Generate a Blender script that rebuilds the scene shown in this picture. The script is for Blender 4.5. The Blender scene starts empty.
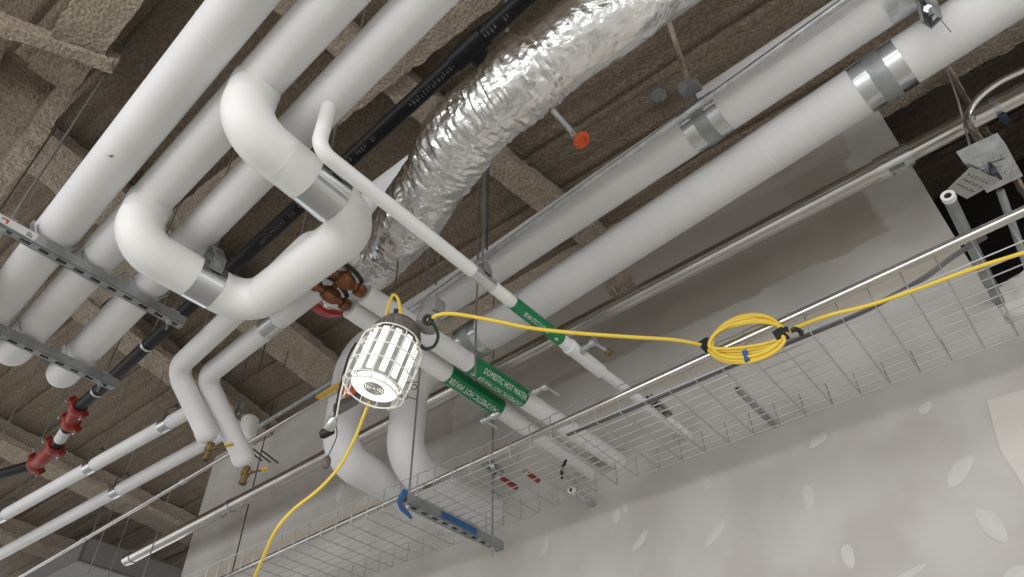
import bpy, bmesh, math, random
from mathutils import Vector, Matrix, noise
random.seed(7)
SC = bpy.context.scene
COL = SC.collection
V = Vector
EYE = 1.6
# ------------------------------------------------------------------ camera
F_PX = 740.4
yaw, pit, rol = 0.66581614, 0.73991758, -0.01835321
cy_, sy_ = math.cos(yaw), math.sin(yaw); cp_, sp_ = math.cos(pit), math.sin(pit)
CD = V((-sy_*cp_, cy_*cp_, sp_)); r0 = V((cy_, sy_, 0)); u0 = r0.cross(CD)
CR = math.cos(rol)*r0 + math.sin(rol)*u0
CU = -math.sin(rol)*r0 + math.cos(rol)*u0
cam = bpy.data.cameras.new('camera'); cam.sensor_width = 36; cam.lens = F_PX/1024*36
cam.clip_start = .02; cam.clip_end = 100
co = bpy.data.objects.new('camera', cam); COL.objects.link(co)
m = Matrix((CR, CU, -CD)).transposed().to_4x4(); m.translation = V((0, 0, EYE))
co.matrix_world = m; SC.camera = co

def ray(px, py): return F_PX*CD + (px-512)*CR - (py-288.5)*CU
def at(px, py, h):            # survey a point seen at (px, py) that lies h above eye level
    v = ray(px, py); v = v*(h/v.z); v.z += EYE; return v
def aty(px, py, y):           # the same for a point on a plane y
    v = ray(px, py); v = v*(y/v.y); v.z += EYE; return v
def rad(p, wpx):              # radius of a pipe seen wpx wide at p
    return (V(p)-V((0, 0, EYE))).dot(CD)*wpx/2/F_PX
def W(x, y, h): return V((x, y, h+EYE))

# ------------------------------------------------------------------ materials
def mat(name, col, rough=.6, metal=0., bump=0., bscale=40., var=0., vscale=8., spec=None, col2=None, bdist=.004, detail=5, coords='Object', stretch=None):
    m = bpy.data.materials.new(name); m.use_nodes = True
    nt = m.node_tree; N = nt.nodes; L = nt.links
    b = N['Principled BSDF']
    b.inputs['Base Color'].default_value = (*col, 1); b.inputs['Roughness'].default_value = rough
    b.inputs['Metallic'].default_value = metal
    if spec is not None: b.inputs['Specular IOR Level'].default_value = spec
    tc = N.new('ShaderNodeTexCoord'); src = tc.outputs[coords]
    if stretch:
        mp = N.new('ShaderNodeMapping'); mp.inputs['Scale'].default_value = stretch
        L.new(src, mp.inputs[0]); src = mp.outputs[0]
    if var or col2:
        n = N.new('ShaderNodeTexNoise'); n.inputs['Scale'].default_value = vscale; n.inputs['Detail'].default_value = 4
        L.new(src, n.inputs['Vector'])
        r = N.new('ShaderNodeValToRGB'); r.color_ramp.elements[0].position = .35; r.color_ramp.elements[1].position = .65
        c2 = col2 if col2 else tuple(min(1, c*(1+var)) for c in col)
        c1 = col if col2 else tuple(c*(1-var) for c in col)
        r.color_ramp.elements[0].color = (*c1, 1); r.color_ramp.elements[1].color = (*c2, 1)
        L.new(n.outputs['Fac'], r.inputs[0]); L.new(r.outputs[0], b.inputs['Base Color'])
    if bump:
        n = N.new('ShaderNodeTexNoise'); n.inputs['Scale'].default_value = bscale; n.inputs['Detail'].default_value = detail
        L.new(src, n.inputs['Vector'])
        bp = N.new('ShaderNodeBump'); bp.inputs['Strength'].default_value = bump; bp.inputs['Distance'].default_value = bdist
        L.new(n.outputs['Fac'], bp.inputs['Height']); L.new(bp.outputs[0], b.inputs['Normal'])
    return m
M = {}
M['jacket'] = mat('white_jacket', (.75, .747, .75), .5, bump=.25, bscale=14, var=.035, vscale=3, bdist=.006, detail=6)
M['pvc'] = mat('white_pvc', (.80, .80, .785), .38, bump=.08, bscale=10, bdist=.004)
M['galv'] = mat('galvanised', (.60, .62, .63), .36, .9, var=.14, vscale=30)
M['galv_dull'] = mat('galvanised_dull', (.36, .38, .38), .5, .75, var=.18, vscale=14)
M['shine'] = mat('bright_sheet', (.66, .68, .69), .24, 1., var=.06, vscale=6, bump=.05, bscale=6)
M['conduit'] = mat('conduit_steel', (.62, .60, .57), .22, 1., var=.12, vscale=18, bump=.05, bscale=20, stretch=(.2, 1, 1))
M['rod'] = mat('threaded_rod', (.34, .34, .32), .45, .8)
M['dark_rod'] = mat('dark_rod', (.10, .10, .095), .55, .5)
M['black'] = mat('black_pipe', (.010, .010, .012), .42, 0, bump=.1, bscale=60, spec=.25)
M['print'] = mat('pipe_print', (.16, .16, .17), .6)
M['rubber'] = mat('black_rubber', (.012, .012, .012), .5)
M['red'] = mat('red_paint', (.25, .022, .014), .42, bump=.15, bscale=50, var=.12)
M['redtape'] = mat('red_tape', (.42, .015, .02), .3, bump=.2, bscale=40)
M['bronze'] = mat('bronze', (.20, .085, .04), .42, .75, var=.25, vscale=30)
M['brass'] = mat('brass_dark', (.22, .15, .065), .45, .7, var=.2, vscale=40)
M['yellow'] = mat('yellow_cord', (.84, .60, .07), .42)
M['yellow_h'] = mat('yellow_handle', (.62, .42, .06), .5)
M['orange'] = mat('orange_plastic', (.72, .12, .02), .4)
M['green'] = mat('green_label', (.005, .19, .068), .33)
M['letters'] = mat('white_letters', (.75, .8, .76), .5)
M['blue'] = mat('blue_plastic', (.03, .11, .30), .45)
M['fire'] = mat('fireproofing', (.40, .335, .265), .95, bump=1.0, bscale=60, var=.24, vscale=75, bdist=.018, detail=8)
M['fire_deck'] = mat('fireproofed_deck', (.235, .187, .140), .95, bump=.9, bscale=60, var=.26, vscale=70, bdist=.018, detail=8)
M['gypsum'] = mat('gypsum_edge', (.42, .40, .37), .9)
M['floor'] = mat('concrete', (.42, .41, .39), .7, var=.1, vscale=2)
M['duct'] = mat('grey_duct', (.20, .20, .19), .5, .35, var=.06)
M['duct_dark'] = mat('grey_duct_side', (.12, .115, .105), .6, .2)
M['sticker'] = mat('paper_sticker', (.62, .62, .62), .6)
M['stickred'] = mat('sticker_red', (.6, .05, .03), .6)
M['ink'] = mat('black_ink', (.03, .03, .03), .6)
M['darkvoid'] = mat('unlit_shaft', (.02, .018, .016), .9)  # near-black colour carries the shade inside the shaft
M['greypaint'] = mat('grey_casting', (.30, .30, .30), .5, .3, bump=.1, bscale=60)
M['rustcast'] = mat('brown_grey_casting', (.17, .14, .125), .75, .2, bump=.6, bscale=90, var=.3, vscale=45)
M['wirewhite'] = mat('white_wire', (.86, .86, .80), .4)
M['insul'] = mat('paper_insulation', (.62, .60, .56), .85, bump=.8, bscale=14, bdist=.02)
M['platetag'] = mat('cardboard_tag', (.33, .34, .31), .7)
M['greendark'] = mat('dark_green_cord', (.02, .05, .035), .45)

def emis(name, col, s):
    m = bpy.data.materials.new(name); m.use_nodes = True
    b = m.node_tree.nodes['Principled BSDF']; b.inputs['Base Color'].default_value = (*col, 1)
    b.inputs['Emission Color'].default_value = (*col, 1); b.inputs['Emission Strength'].default_value = s
    return m
M['led'] = emis('led_panel', (1., .99, .93), .75)
M['lampbody'] = mat('lamp_fins', (.36, .36, .34), .4, .2)

# foil: crinkled aluminium
def foil():
    m = bpy.data.materials.new('foil'); m.use_nodes = True; nt = m.node_tree; N = nt.nodes; L = nt.links
    b = N['Principled BSDF']; b.inputs['Metallic'].default_value = 1; b.inputs['Roughness'].default_value = .2
    b.inputs['Base Color'].default_value = (.80, .80, .79, 1)
    tc = N.new('ShaderNodeTexCoord')
    v = N.new('ShaderNodeTexVoronoi'); v.inputs['Scale'].default_value = 26; v.feature = 'F1'
    n0 = N.new('ShaderNodeTexNoise'); n0.inputs['Scale'].default_value = 9; n0.inputs['Detail'].default_value = 3
    mx = N.new('ShaderNodeVectorMath'); mx.operation = 'MULTIPLY_ADD'; mx.inputs[1].default_value = (.12, .12, .12)
    L.new(tc.outputs['Object'], n0.inputs['Vector']); L.new(n0.outputs['Color'], mx.inputs[0]); L.new(tc.outputs['Object'], mx.inputs[2])
    L.new(mx.outputs[0], v.inputs['Vector'])
    n = N.new('ShaderNodeTexNoise'); n.inputs['Scale'].default_value = 34; n.inputs['Detail'].default_value = 6; n.inputs['Distortion'].default_value = 1.2
    L.new(tc.outputs['Object'], n.inputs['Vector'])
    ad = N.new('ShaderNodeMath'); ad.operation = 'ADD'; L.new(v.outputs['Distance'], ad.inputs[0]); L.new(n.outputs['Fac'], ad.inputs[1])
    bp = N.new('ShaderNodeBump'); bp.inputs['Strength'].default_value = .42; bp.inputs['Distance'].default_value = .008
    L.new(ad.outputs[0], bp.inputs['Height']); L.new(bp.outputs[0], b.inputs['Normal'])
    return m
M['foil'] = foil()

# ------------------------------------------------------------------ mesh helpers
class MB:
    def __init__(s): s.v = []; s.f = []; s.mi = []; s.cur = 0
    def add(s, vs, fs):
        o = len(s.v); s.v += [tuple(x) for x in vs]; s.f += [tuple(i+o for i in f) for f in fs]; s.mi += [s.cur]*len(fs)
    def box(s, c, sx, sy, sz, ax=None):   # full sizes; ax = (X, Y, Z) unit vectors
        X, Y, Z = ax or (V((1, 0, 0)), V((0, 1, 0)), V((0, 0, 1))); c = V(c)
        vs = [c+X*(a*sx/2)+Y*(b*sy/2)+Z*(d*sz/2) for a in (-1, 1) for b in (-1, 1) for d in (-1, 1)]
        s.add(vs, [(0, 1, 3, 2), (4, 6, 7, 5), (0, 4, 5, 1), (2, 3, 7, 6), (0, 2, 6, 4), (1, 5, 7, 3)])
    def cyl(s, a, b, r, n=16, r2=None, caps=True):
        a = V(a); b = V(b); X, Y, Z = frame(b-a); r2 = r if r2 is None else r2
        vs = [a+(X*math.cos(t)+Y*math.sin(t))*r for t in [2*math.pi*i/n for i in range(n)]]
        vs += [b+(X*math.cos(t)+Y*math.sin(t))*r2 for t in [2*math.pi*i/n for i in range(n)]]
        fs = [(i, (i+1) % n, n+(i+1) % n, n+i) for i in range(n)]
        if caps: fs += [tuple(range(n-1, -1, -1)), tuple(range(n, 2*n))]
        s.add(vs, fs)
    def lathe(s, a, d, prof, n=24):      # prof: [(t along d, r)]
        a = V(a); X, Y, Z = frame(d); vs = []
        for t, r in prof:
            for i in range(n):
                q = 2*math.pi*i/n; vs.append(a+Z*t+(X*math.cos(q)+Y*math.sin(q))*r)
        fs = []
        for k in range(len(prof)-1):
            for i in range(n): fs.append((k*n+i, k*n+(i+1) % n, (k+1)*n+(i+1) % n, (k+1)*n+i))
        if prof[0][1] > 1e-5: fs.append(tuple(range(n-1, -1, -1)))
        if prof[-1][1] > 1e-5: fs.append(tuple((len(prof)-1)*n+i for i in range(n)))
        s.add(vs, fs)
    def tube(s, pts, r, n=16, caps=True, rf=None):
        rings, T = pts, None; nor = None; vs = []; K = len(pts)
        for i, p in enumerate(pts):
            t = (pts[min(i+1, K-1)]-pts[max(i-1, 0)]).normalized()
            if nor is None: nor = frame(t)[0]
            nor = (nor-t*nor.dot(t)).normalized(); bn = t.cross(nor)
            rr = rf(i/(K-1)) if rf else r
            vs += [p+(nor*math.cos(q)+bn*math.sin(q))*rr for q in [2*math.pi*j/n for j in range(n)]]
        fs = [(k*n+j, k*n+(j+1) % n, (k+1)*n+(j+1) % n, (k+1)*n+j) for k in range(K-1) for j in range(n)]
        if caps: fs += [tuple(range(n-1, -1, -1)), tuple((K-1)*n+j for j in range(n))]
        s.add(vs, fs)
    def torus(s, c, d, R, r, n=24, m=8, a0=0, a1=2*math.pi, X=None):
        c = V(c); fX, fY, Z = frame(d)
        if X is not None: fX = (V(X)-Z*V(X).dot(Z)).normalized(); fY = Z.cross(fX)
        full = abs(a1-a0-2*math.pi) < 1e-6; K = n if full else n+1
        vs = []
        for i in range(K):
            q = a0+(a1-a0)*i/n; e = fX*math.cos(q)+fY*math.sin(q)
            for j in range(m):
                w = 2*math.pi*j/m; vs.append(c+e*(R+r*math.cos(w))+Z*(r*math.sin(w)))
        fs = [(i*m+j, ((i+1) % K)*m+j, ((i+1) % K)*m+(j+1) % m, i*m+(j+1) % m) for i in range(n) for j in range(m)]
        if not full: fs += [tuple(range(m)), tuple((K-1)*m+j for j in range(m-1, -1, -1))]
        s.add(vs, fs)
    def band(s, c, d, R, w, th=.0015, n=32, a0=0, a1=2*math.pi, X=None):  # flat strap around a pipe
        c = V(c); fX, fY, Z = frame(d)
        if X is not None: fX = (V(X)-Z*V(X).dot(Z)).normalized(); fY = Z.cross(fX)
        full = abs(a1-a0-2*math.pi) < 1e-6; K = n if full else n+1; vs = []
        for i in range(K):
            q = a0+(a1-a0)*i/n; e = fX*math.cos(q)+fY*math.sin(q)
            for rr, z in ((R, -w/2), (R+th, -w/2), (R+th, w/2), (R, w/2)): vs.append(c+e*rr+Z*z)
        fs = [(i*4+j, ((i+1) % K)*4+j, ((i+1) % K)*4+(j+1) % 4, i*4+(j+1) % 4) for i in range(n) for j in range(4)]
        if not full: fs += [(0, 1, 2, 3), tuple((K-1)*4+j for j in (3, 2, 1, 0))]
        s.add(vs, fs)
    def build(s, name, mats, parent=None, smooth=35, **props):
        me = bpy.data.meshes.new(name); me.from_pydata(s.v, [], s.f); me.update()
        for mm in (mats if isinstance(mats, (list, tuple)) else [mats]): me.materials.append(mm)
        if any(s.mi):
            for p, i in zip(me.polygons, s.mi): p.material_index = i
        bm = bmesh.new(); bm.from_mesh(me); bmesh.ops.recalc_face_normals(bm, faces=bm.faces); bm.to_mesh(me); bm.free()
        if smooth:
            me.shade_smooth(); me.set_sharp_from_angle(angle=math.radians(smooth))
        o = bpy.data.objects.new(name, me); COL.objects.link(o)
        if parent is not None:
            o.parent = parent; o.matrix_parent_inverse = Matrix.Translation(parent.location).inverted()
        for k, x in props.items(): o[k] = x
        return o
def frame(d):
    Z = V(d).normalized(); a = V((0, 0, 1)) if abs(Z.z) < .9 else V((1, 0, 0))
    X = a.cross(Z).normalized(); return X, Z.cross(X), Z
def thing(name, loc, label, cat, group=None):
    o = bpy.data.objects.new(name, None); COL.objects.link(o); o.location = loc; o.empty_display_size = .05
    o['label'] = label; o['category'] = cat
    if group: o['group'] = group
    return o
def tag(o, label, cat, group=None):
    o['label'] = label; o['category'] = cat
    if group: o['group'] = group
    return o
def fillet(pts, R, seg=10):
    pts = [V(p) for p in pts]; out = [pts[0]]
    for i in range(1, len(pts)-1):
        a, b, c = pts[i-1], pts[i], pts[i+1]; u = (a-b).normalized(); w = (c-b).normalized()
        ang = u.angle(w)
        if ang > 3.1: out.append(b); continue
        rr = R[i-1] if isinstance(R, (list, tuple)) else R
        d = min(rr/math.tan(ang/2), (a-b).length*.49, (c-b).length*.49); rr = d*math.tan(ang/2)
        ctr = b+(u+w).normalized()*(rr/math.sin(ang/2)); s = b+u*d-ctr; e = b+w*d-ctr
        tot = s.angle(e); axis = s.cross(e).normalized()
        for k in range(seg+1): out.append(ctr+Matrix.Rotation(tot*k/seg, 3, axis) @ s)
    out.append(pts[-1]); return out
def spline(pts, n=10):        # catmull-rom
    P = [V(p) for p in pts]; P = [2*P[0]-P[1]]+P+[2*P[-1]-P[-2]]; out = []
    for i in range(1, len(P)-2):
        for k in range(n):
            t = k/n; a, b, c, d = P[i-1:i+3]
            out.append(.5*((2*b)+(c-a)*t+(2*a-5*b+4*c-d)*t*t+(3*b-a-3*c+d)*t**3))
    out.append(P[-2]); return out
def one(fn, name, m, parent=None, **k):
    b = MB(); fn(b); return b.build(name, m, parent, **k)
def struct(o): o['kind'] = 'structure'; return o
def lerp(a, b, t): return V(a)+(V(b)-V(a))*t
ZUP = V((0, 0, 1))

def rough_mesh(o, cut, amp, sc):      # subdivide and lump a fireproofed piece
    bm = bmesh.new(); bm.from_mesh(o.data)
    for _ in range(9):
        es = [e for e in bm.edges if e.calc_length() > cut]
        if not es: break
        bmesh.ops.subdivide_edges(bm, edges=es, cuts=1, use_grid_fill=True)
    bmesh.ops.triangulate(bm, faces=bm.faces); bm.normal_update()
    for v in bm.verts:
        p = v.co
        k = noise.noise(p*sc)+.6*noise.noise(p*sc*2.7)
        v.co = p+v.normal*(amp*k)+V((noise.noise(p*sc*3+V((9, 0, 0))), noise.noise(p*sc*3+V((0, 9, 0))), 0))*amp*.4
    bm.to_mesh(o.data); bm.free(); o.data.shade_smooth(); return o

# ------------------------------------------------------------------ the room
WY = 2.8; DECK = 3.32
def wall_material():
    m = bpy.data.materials.new('drywall_mud_and_board'); m.use_nodes = True; nt = m.node_tree; N = nt.nodes; L = nt.links
    b = N['Principled BSDF']; b.inputs['Roughness'].default_value = .88
    geo = N.new('ShaderNodeNewGeometry'); sep = N.new('ShaderNodeSeparateXYZ'); L.new(geo.outputs['Position'], sep.inputs[0])
    def mth(op, a, b_=None, c=None):
        n = N.new('ShaderNodeMath'); n.operation = op
        for i, x in enumerate((a, b_, c)):
            if x is None: continue
            if isinstance(x, (int, float)): n.inputs[i].default_value = x
            else: L.new(x, n.inputs[i])
        return n.outputs[0]
    def nz(sc, det=4, vec=None, dist=0):
        n = N.new('ShaderNodeTexNoise'); n.inputs['Scale'].default_value = sc; n.inputs['Detail'].default_value = det; n.inputs['Distortion'].default_value = dist
        L.new(vec or geo.outputs['Position'], n.inputs['Vector']); return n.outputs['Fac']
    def mix(f, a, b_):
        n = N.new('ShaderNodeMix'); n.data_type = 'RGBA'
        L.new(f, n.inputs[0])
        for i, x in ((6, a), (7, b_)):
            if isinstance(x, tuple): n.inputs[i].default_value = (*x, 1)
            else: L.new(x, n.inputs[i])
        return n.outputs[2]
    def smooth(x, lo, hi):
        n = N.new('ShaderNodeMapRange'); n.interpolation_type = 'SMOOTHSTEP'; L.new(x, n.inputs[0])
        n.inputs[1].default_value = lo; n.inputs[2].default_value = hi; return n.outputs[0]
    X, Z = sep.outputs['X'], sep.outputs['Z']
    big = nz(3.2, 5); fine = nz(14, 6); streak = nz(2.2, 5, None, .4)
    board = mix(smooth(streak, .35, .65), (.365, .330, .285), (.405, .370, .325))
    mud = mix(smooth(big, .3, .7), (.44, .42, .39), (.53, .515, .485))
    # horizontal taped joint: mud below a wavering line, bare board above it
    zz = mth('ADD', Z, mth('MULTIPLY', mth('SUBTRACT', big, .5), .09))
    zz = mth('ADD', zz, mth('MULTIPLY', mth('SUBTRACT', fine, .5), .05))
    below = mth('SUBTRACT', 1.0, smooth(zz, EYE+2.345, EYE+2.365))
    # vertical joints coated with mud
    xx = mth('ADD', mth('ADD', X, mth('MULTIPLY', mth('SUBTRACT', big, .5), .16)), mth('MULTIPLY', mth('SUBTRACT', fine, .5), .08))
    def vj(x0, w):
        d = mth('ABSOLUTE', mth('SUBTRACT', xx, x0)); return mth('SUBTRACT', 1.0, smooth(d, w-.015, w+.015))
    f = mth('MAXIMUM', below, vj(.06, .15)); f = mth('MAXIMUM', f, vj(-5.15, .14)); f = mth('MAXIMUM', f, vj(-2.55, .12))
    f = mth('MAXIMUM', f, mth('MULTIPLY', smooth(mth('MULTIPLY', X, -1.0), 2.6, 3.1), .72))  # left end pulled toward the mud tone, nearby lamplight put into the colour
    zs = mth('ABSOLUTE', mth('SUBTRACT', zz, EYE+2.98)); f = mth('MAXIMUM', f, mth('MULTIPLY', mth('SUBTRACT', 1.0, smooth(zs, .02, .045)), .35))
    c = mix(f, board, mud)
    # a paper-tan streak along the taped joint, left bare between coats
    zj = mth('ABSOLUTE', mth('SUBTRACT', mth('ADD', Z, mth('MULTIPLY', mth('SUBTRACT', streak, .5), .12)), EYE+2.1))
    c = mix(mth('MULTIPLY', mth('SUBTRACT', 1.0, smooth(zj, .015, .05)), .75), c, (.47, .41, .335))
    # skim-free band just below the tray
    L.new(c, b.inputs['Base Color'])
    bp = N.new('ShaderNodeBump'); bp.inputs['Strength'].default_value = .12; bp.inputs['Distance'].default_value = .01
    L.new(mth('ADD', fine, mth('MULTIPLY', f, .25)), bp.inputs['Height']); L.new(bp.outputs[0], b.inputs['Normal'])
    return m
M['wall'] = wall_material()
def wall(bm_):
    t = .13; top = EYE+3.2
    # left of the opening, below it, right of it
    for x0, x1, z0, z1 in ((-5.42, .12, 0, top), (.12, 1.15, 0, EYE+1.72), (1.15, 4.5, 0, top)):
        bm_.box(((x0+x1)/2, WY+t/2, (z0+z1)/2), x1-x0, t, z1-z0)
struct(one(wall, 'wall_right', M['wall'], smooth=0))
# oval and butterfly mud spots over screws
def spot_mat():
    m = mat('screw_spot_mud', (.55, .545, .52), .8, var=.03, vscale=30); return m
M['spot'] = spot_mat()
spots = [(925,408,15,9,.2),(808,497,12,22,.5),(716,532,26,13,.7),(848,556,13,20,.5),(960,471,34,14,.65),(818,440,20,11,.3),(640,541,24,9,.6),
         (617,516,10,14,.1),(708,484,9,11,.1),(992,525,15,36,-.35),(625,508,8,8,0),(340,492,13,16,.2),(545,545,12,16,.4),(1015,575,20,12,.2),(905,577,40,7,.3)]
for i, (px, py, a, b_, sk) in enumerate(spots):
    c = aty(px, py, WY); s = (c-V((0, 0, EYE))).length/F_PX
    mb = MB(); n = 36; ring = []
    for k in range(n):
        q = 2*math.pi*k/n; w = 1+.10*math.sin(2*q+i)+.05*math.sin(3*q+2*i)
        if i in (5, 9): w *= 1+.25*math.cos(2*q)
        x = math.cos(q)*a*s*.42*w; z = math.sin(q)*b_*s*.52*w+x*sk*1.0
        ring.append(V((c.x+x, WY-.0015, c.z+z)))
    mid = V((c.x, WY-.003, c.z)); vs = ring+[lerp(p, mid, .35)+V((0, -.001, 0)) for p in ring]+[mid]
    fs = [(k, (k+1) % n, n+(k+1) % n, n+k) for k in range(n)]+[(n+k, n+(k+1) % n, 2*n) for k in range(n)]
    vs += [V((p.x, WY+.002, p.z)) for p in ring]; o_ = 2*n+1
    fs += [(k, (k+1) % n, o_+(k+1) % n, o_+k) for k in range(n)]
    mb.add(vs, fs); ob = mb.build('trim_%d' % (i+1), M['spot']); ob['kind'] = 'structure'

# floor
struct(one(lambda b: b.box((-2, 0, -.05), 26, 22, .1), 'floor', M['floor'], smooth=0))
# corrugated deck, ribs along x
def deck(b):
    x0, x1 = -14, 5; z = EYE+DECK; st = .025
    xs = [x0+(x1-x0)*i/150 for i in range(151)]; ys = [-4+st*j for j in range(int(11/st)+1)]
    vs = []
    for x in xs:
        for y in ys:
            g = (y % .30)/.30; g = max(0, 1-abs(g-.9)/.075)*.026          # open rib
            g2 = max(0, math.sin(2*math.pi*y/.10))**2*.008 if x < -2.95 else .004*math.sin(2*math.pi*y/.15)
            k = .010*noise.noise(V((x*4, y*9, 0)))+.006*noise.noise(V((x*14, y*14, 3)))
            vs.append((x, y, z+g+g2+k))
    n = len(ys); b.add(vs, [(i*n+j, (i+1)*n+j, (i+1)*n+j+1, i*n+j+1) for i in range(len(xs)-1) for j in range(n-1)])
    b.box(((x0+x1)/2, 1.5, z+.2), x1-x0, 11, .1)
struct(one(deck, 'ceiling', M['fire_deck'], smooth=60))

# ------------------------------------------------------------------ fireproofed beams
def beam(name, a, b, wf, dep, label, wobble=.012, tf=.05, top=None):
    """sprayed I-section from a to b (centre of bottom flange underside)."""
    a = V(a); b = V(b); X = (b-a).normalized(); Y = ZUP.cross(X).normalized(); L_ = (b-a).length; c = (a+b)/2
    mb = MB(); mb.box(c+ZUP*(tf/2), L_, wf, tf, (X, Y, ZUP)); mb.box(c+ZUP*(dep/2), L_, .06, dep, (X, Y, ZUP))
    o = mb.build(name, M['fire']); rough_mesh(o, .045, wobble, 13)
    return tag(o, label, 'beam', None)
beam('steel_beam', W(-7.9, -1.2, 3.1), W(-8.3, 4.5, 3.1), .22, .21, 'fireproofed beam crossing far down the ceiling, beyond the grooved red couplings, at the lower left corner')
beam('steel_beam', W(-5.95, -1.2, 3.1), W(-6.95, 4.5, 3.1), .26, .21, 'fireproofed beam crossing the ceiling just behind the lower red pipe coupling')
beam('steel_beam', W(-4.30, .98, 3.1), W(-5.0, 3.9, 3.1), .22, .21, 'fireproofed beam crossing above the first red coupling and the two bent white pipes')
beam('steel_beam', W(-3.30, .2, 3.1), W(-3.73, 2.75, 3.1), .32, .21, 'fireproofed beam seen between the caged lamp and the bent white pipes')
beam('steel_beam', W(-1.75, .2, 3.14), W(-1.48, 2.75, 3.14), .16, .17, 'fireproofed beam crossing behind the foil duct and its bronze valves')
beam('steel_beam', W(-4.4, 1.06, 3.12), W(3.5, 1.19, 3.12), .17, .3, 'fireproofed beam running beside the black pipe between it and the white pipes')
# wall head beam and the lintel-like sprayed steel at the opening
beam('steel_beam', W(-3.2, 2.83, 3.13), W(4.4, 2.83, 3.13), .13, .19, 'fireproofed beam along the top of the gypsum wall behind the two long white pipes')
beam('steel_post', W(.36, 2.90, 1.2), W(.47, 2.90, 3.15), .20, .12, 'fireproofed stud post standing in the dark opening behind the junction box')
# shaft behind the opening
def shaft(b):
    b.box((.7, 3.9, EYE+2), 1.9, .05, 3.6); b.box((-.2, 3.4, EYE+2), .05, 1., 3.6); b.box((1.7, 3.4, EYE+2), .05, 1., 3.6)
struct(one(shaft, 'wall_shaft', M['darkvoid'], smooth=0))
# dark flutes above beams near the opening
def flutes(b):
    for i in range(14):
        c = lerp(at(958, 53, 3.2), at(1040, 7, 3.2), i/13); b.box(c, .028, .09, .07)
tag(one(flutes, 'deck_closure', M['galv_dull'], smooth=0), 'ribbed dark metal strip at the deck edge above the long white pipe, top right corner', 'metal strip')
# column and framing at upper left
col_a = W(-2.93, .15, 0)
mbc = MB(); 
cx, cyy = -2.92, .10
mbc.box((cx, cyy+.12, EYE+1.45), .30, .07, 3.4); mbc.box((cx, cyy-.18, EYE+1.45), .30, .07, 3.4); mbc.box((cx, cyy-.03, EYE+1.45), .07, .3, 3.4)
oc = mbc.build('steel_column', M['fire']); rough_mesh(oc, .05, .014, 12)
tag(oc, 'fireproofed steel column with rough flange edge, upper left beside the white pipes', 'column')
beam('steel_beam', W(-2.78, .15, 3.0), W(-.5, .02, 3.0), .2, .3, 'fireproofed beam with rough cut end running to the column at upper left')
# sprayed angle brace crossing under it
mb = MB(); a = at(-30, 18, 2.93); b = at(113, 66, 2.93); X = (b-a).normalized(); Y = ZUP.cross(X).normalized()
mb.box((a+b)/2, (b-a).length, .06, .022, (X, Y, ZUP)); mb.box((a+b)/2+ZUP*.065+Y*.03, (b-a).length, .022, .12, (X, Y, ZUP))
o = mb.build('angle_brace', M['fire']); rough_mesh(o, .03, .008, 18); tag(o, 'fireproofed angle brace crossing under the beam end at the top left corner', 'brace')

# ------------------------------------------------------------------ insulated pipes A, B, C
def ext(p, q, e0=0, e1=0):
    p = V(p); q = V(q); d = (q-p).normalized(); return p-d*e0, q+d*e1
def seam(p, q, t, r, parent, name='seam'):
    d = (V(q)-V(p)).normalized(); c = lerp(p, q, t)
    return one(lambda b: b.band(c, d, r-.001, .004, .0022, 40), name, M['pvc'], parent)
hA = 2.06
pipes = {}
def pipe_end(a, b, d, x): return a+d*((x-a.x)/d.x)
def big_pipe(key, p, q, h, r, label, dx):
    a, b = at(*p, h), at(*q, h); a0, _ = ext(a, b, 1.6)
    d = (b-a).normalized()
    e = pipe_end(a, b, d, dx)   # past the second trapeze, then turns up
    root = thing('insulated_pipe', b, label, 'pipe', 'three white insulated pipes on the strut trapezes')
    L_ = (e-a0).length
    one(lambda m: m.lathe(a0, d, [(0, r)]+[(L_*i/12, r) for i in range(1, 13)]+[(L_+.03, r*.93), (L_+.055, r*.75), (L_+.07, r*.45), (L_+.075, 0)], 48), 'pipe_jacket', M['jacket'], root, smooth=50)
    pipes[key] = (root, a, b, r, d, e); return root
XT1, XT2 = -2.52, -3.14
def at_x(key, x):
    root, a, b, r, d, e = pipes[key]; return a+d*((x-a.x)/d.x)
big_pipe('A', (243, 0), (89.5, 192), 2.06, .076, 'white insulated pipe at the far left, nearest the column, lying on the strut trapezes', -3.36)
big_pipe('B', (334, 0), (163, 187), 2.06, .073, 'middle white insulated pipe on the trapezes, with a thick bypass loop hanging from it', -3.36)
big_pipe('C', (424, 0), (221, 210), 2.06, .070, 'right white insulated pipe on the trapezes, with a slim branch line teed from it', -3.36)
for k in 'ABC':
    root, a, b, r, d, e = pipes[k]
    for x in (XT1, XT2):
        c = at_x(k, x)
        o = one(lambda m: m.band(c+d*.0, d, r+.0005, .20, .0015, 24, math.pi*1.05, math.pi*1.95, X=d.cross(ZUP)), 'saddle_shield', M['galv'], root)
    for x in ((-1.35,) if k == 'A' else (-1.05, -2.0)):
        if k == 'B' and x == -1.05: x = -.95
        c = at_x(k, x); one(lambda m: m.band(c, d, r-.0008, .003, .0016, 40), 'seam', M['pvc'], root)
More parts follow.
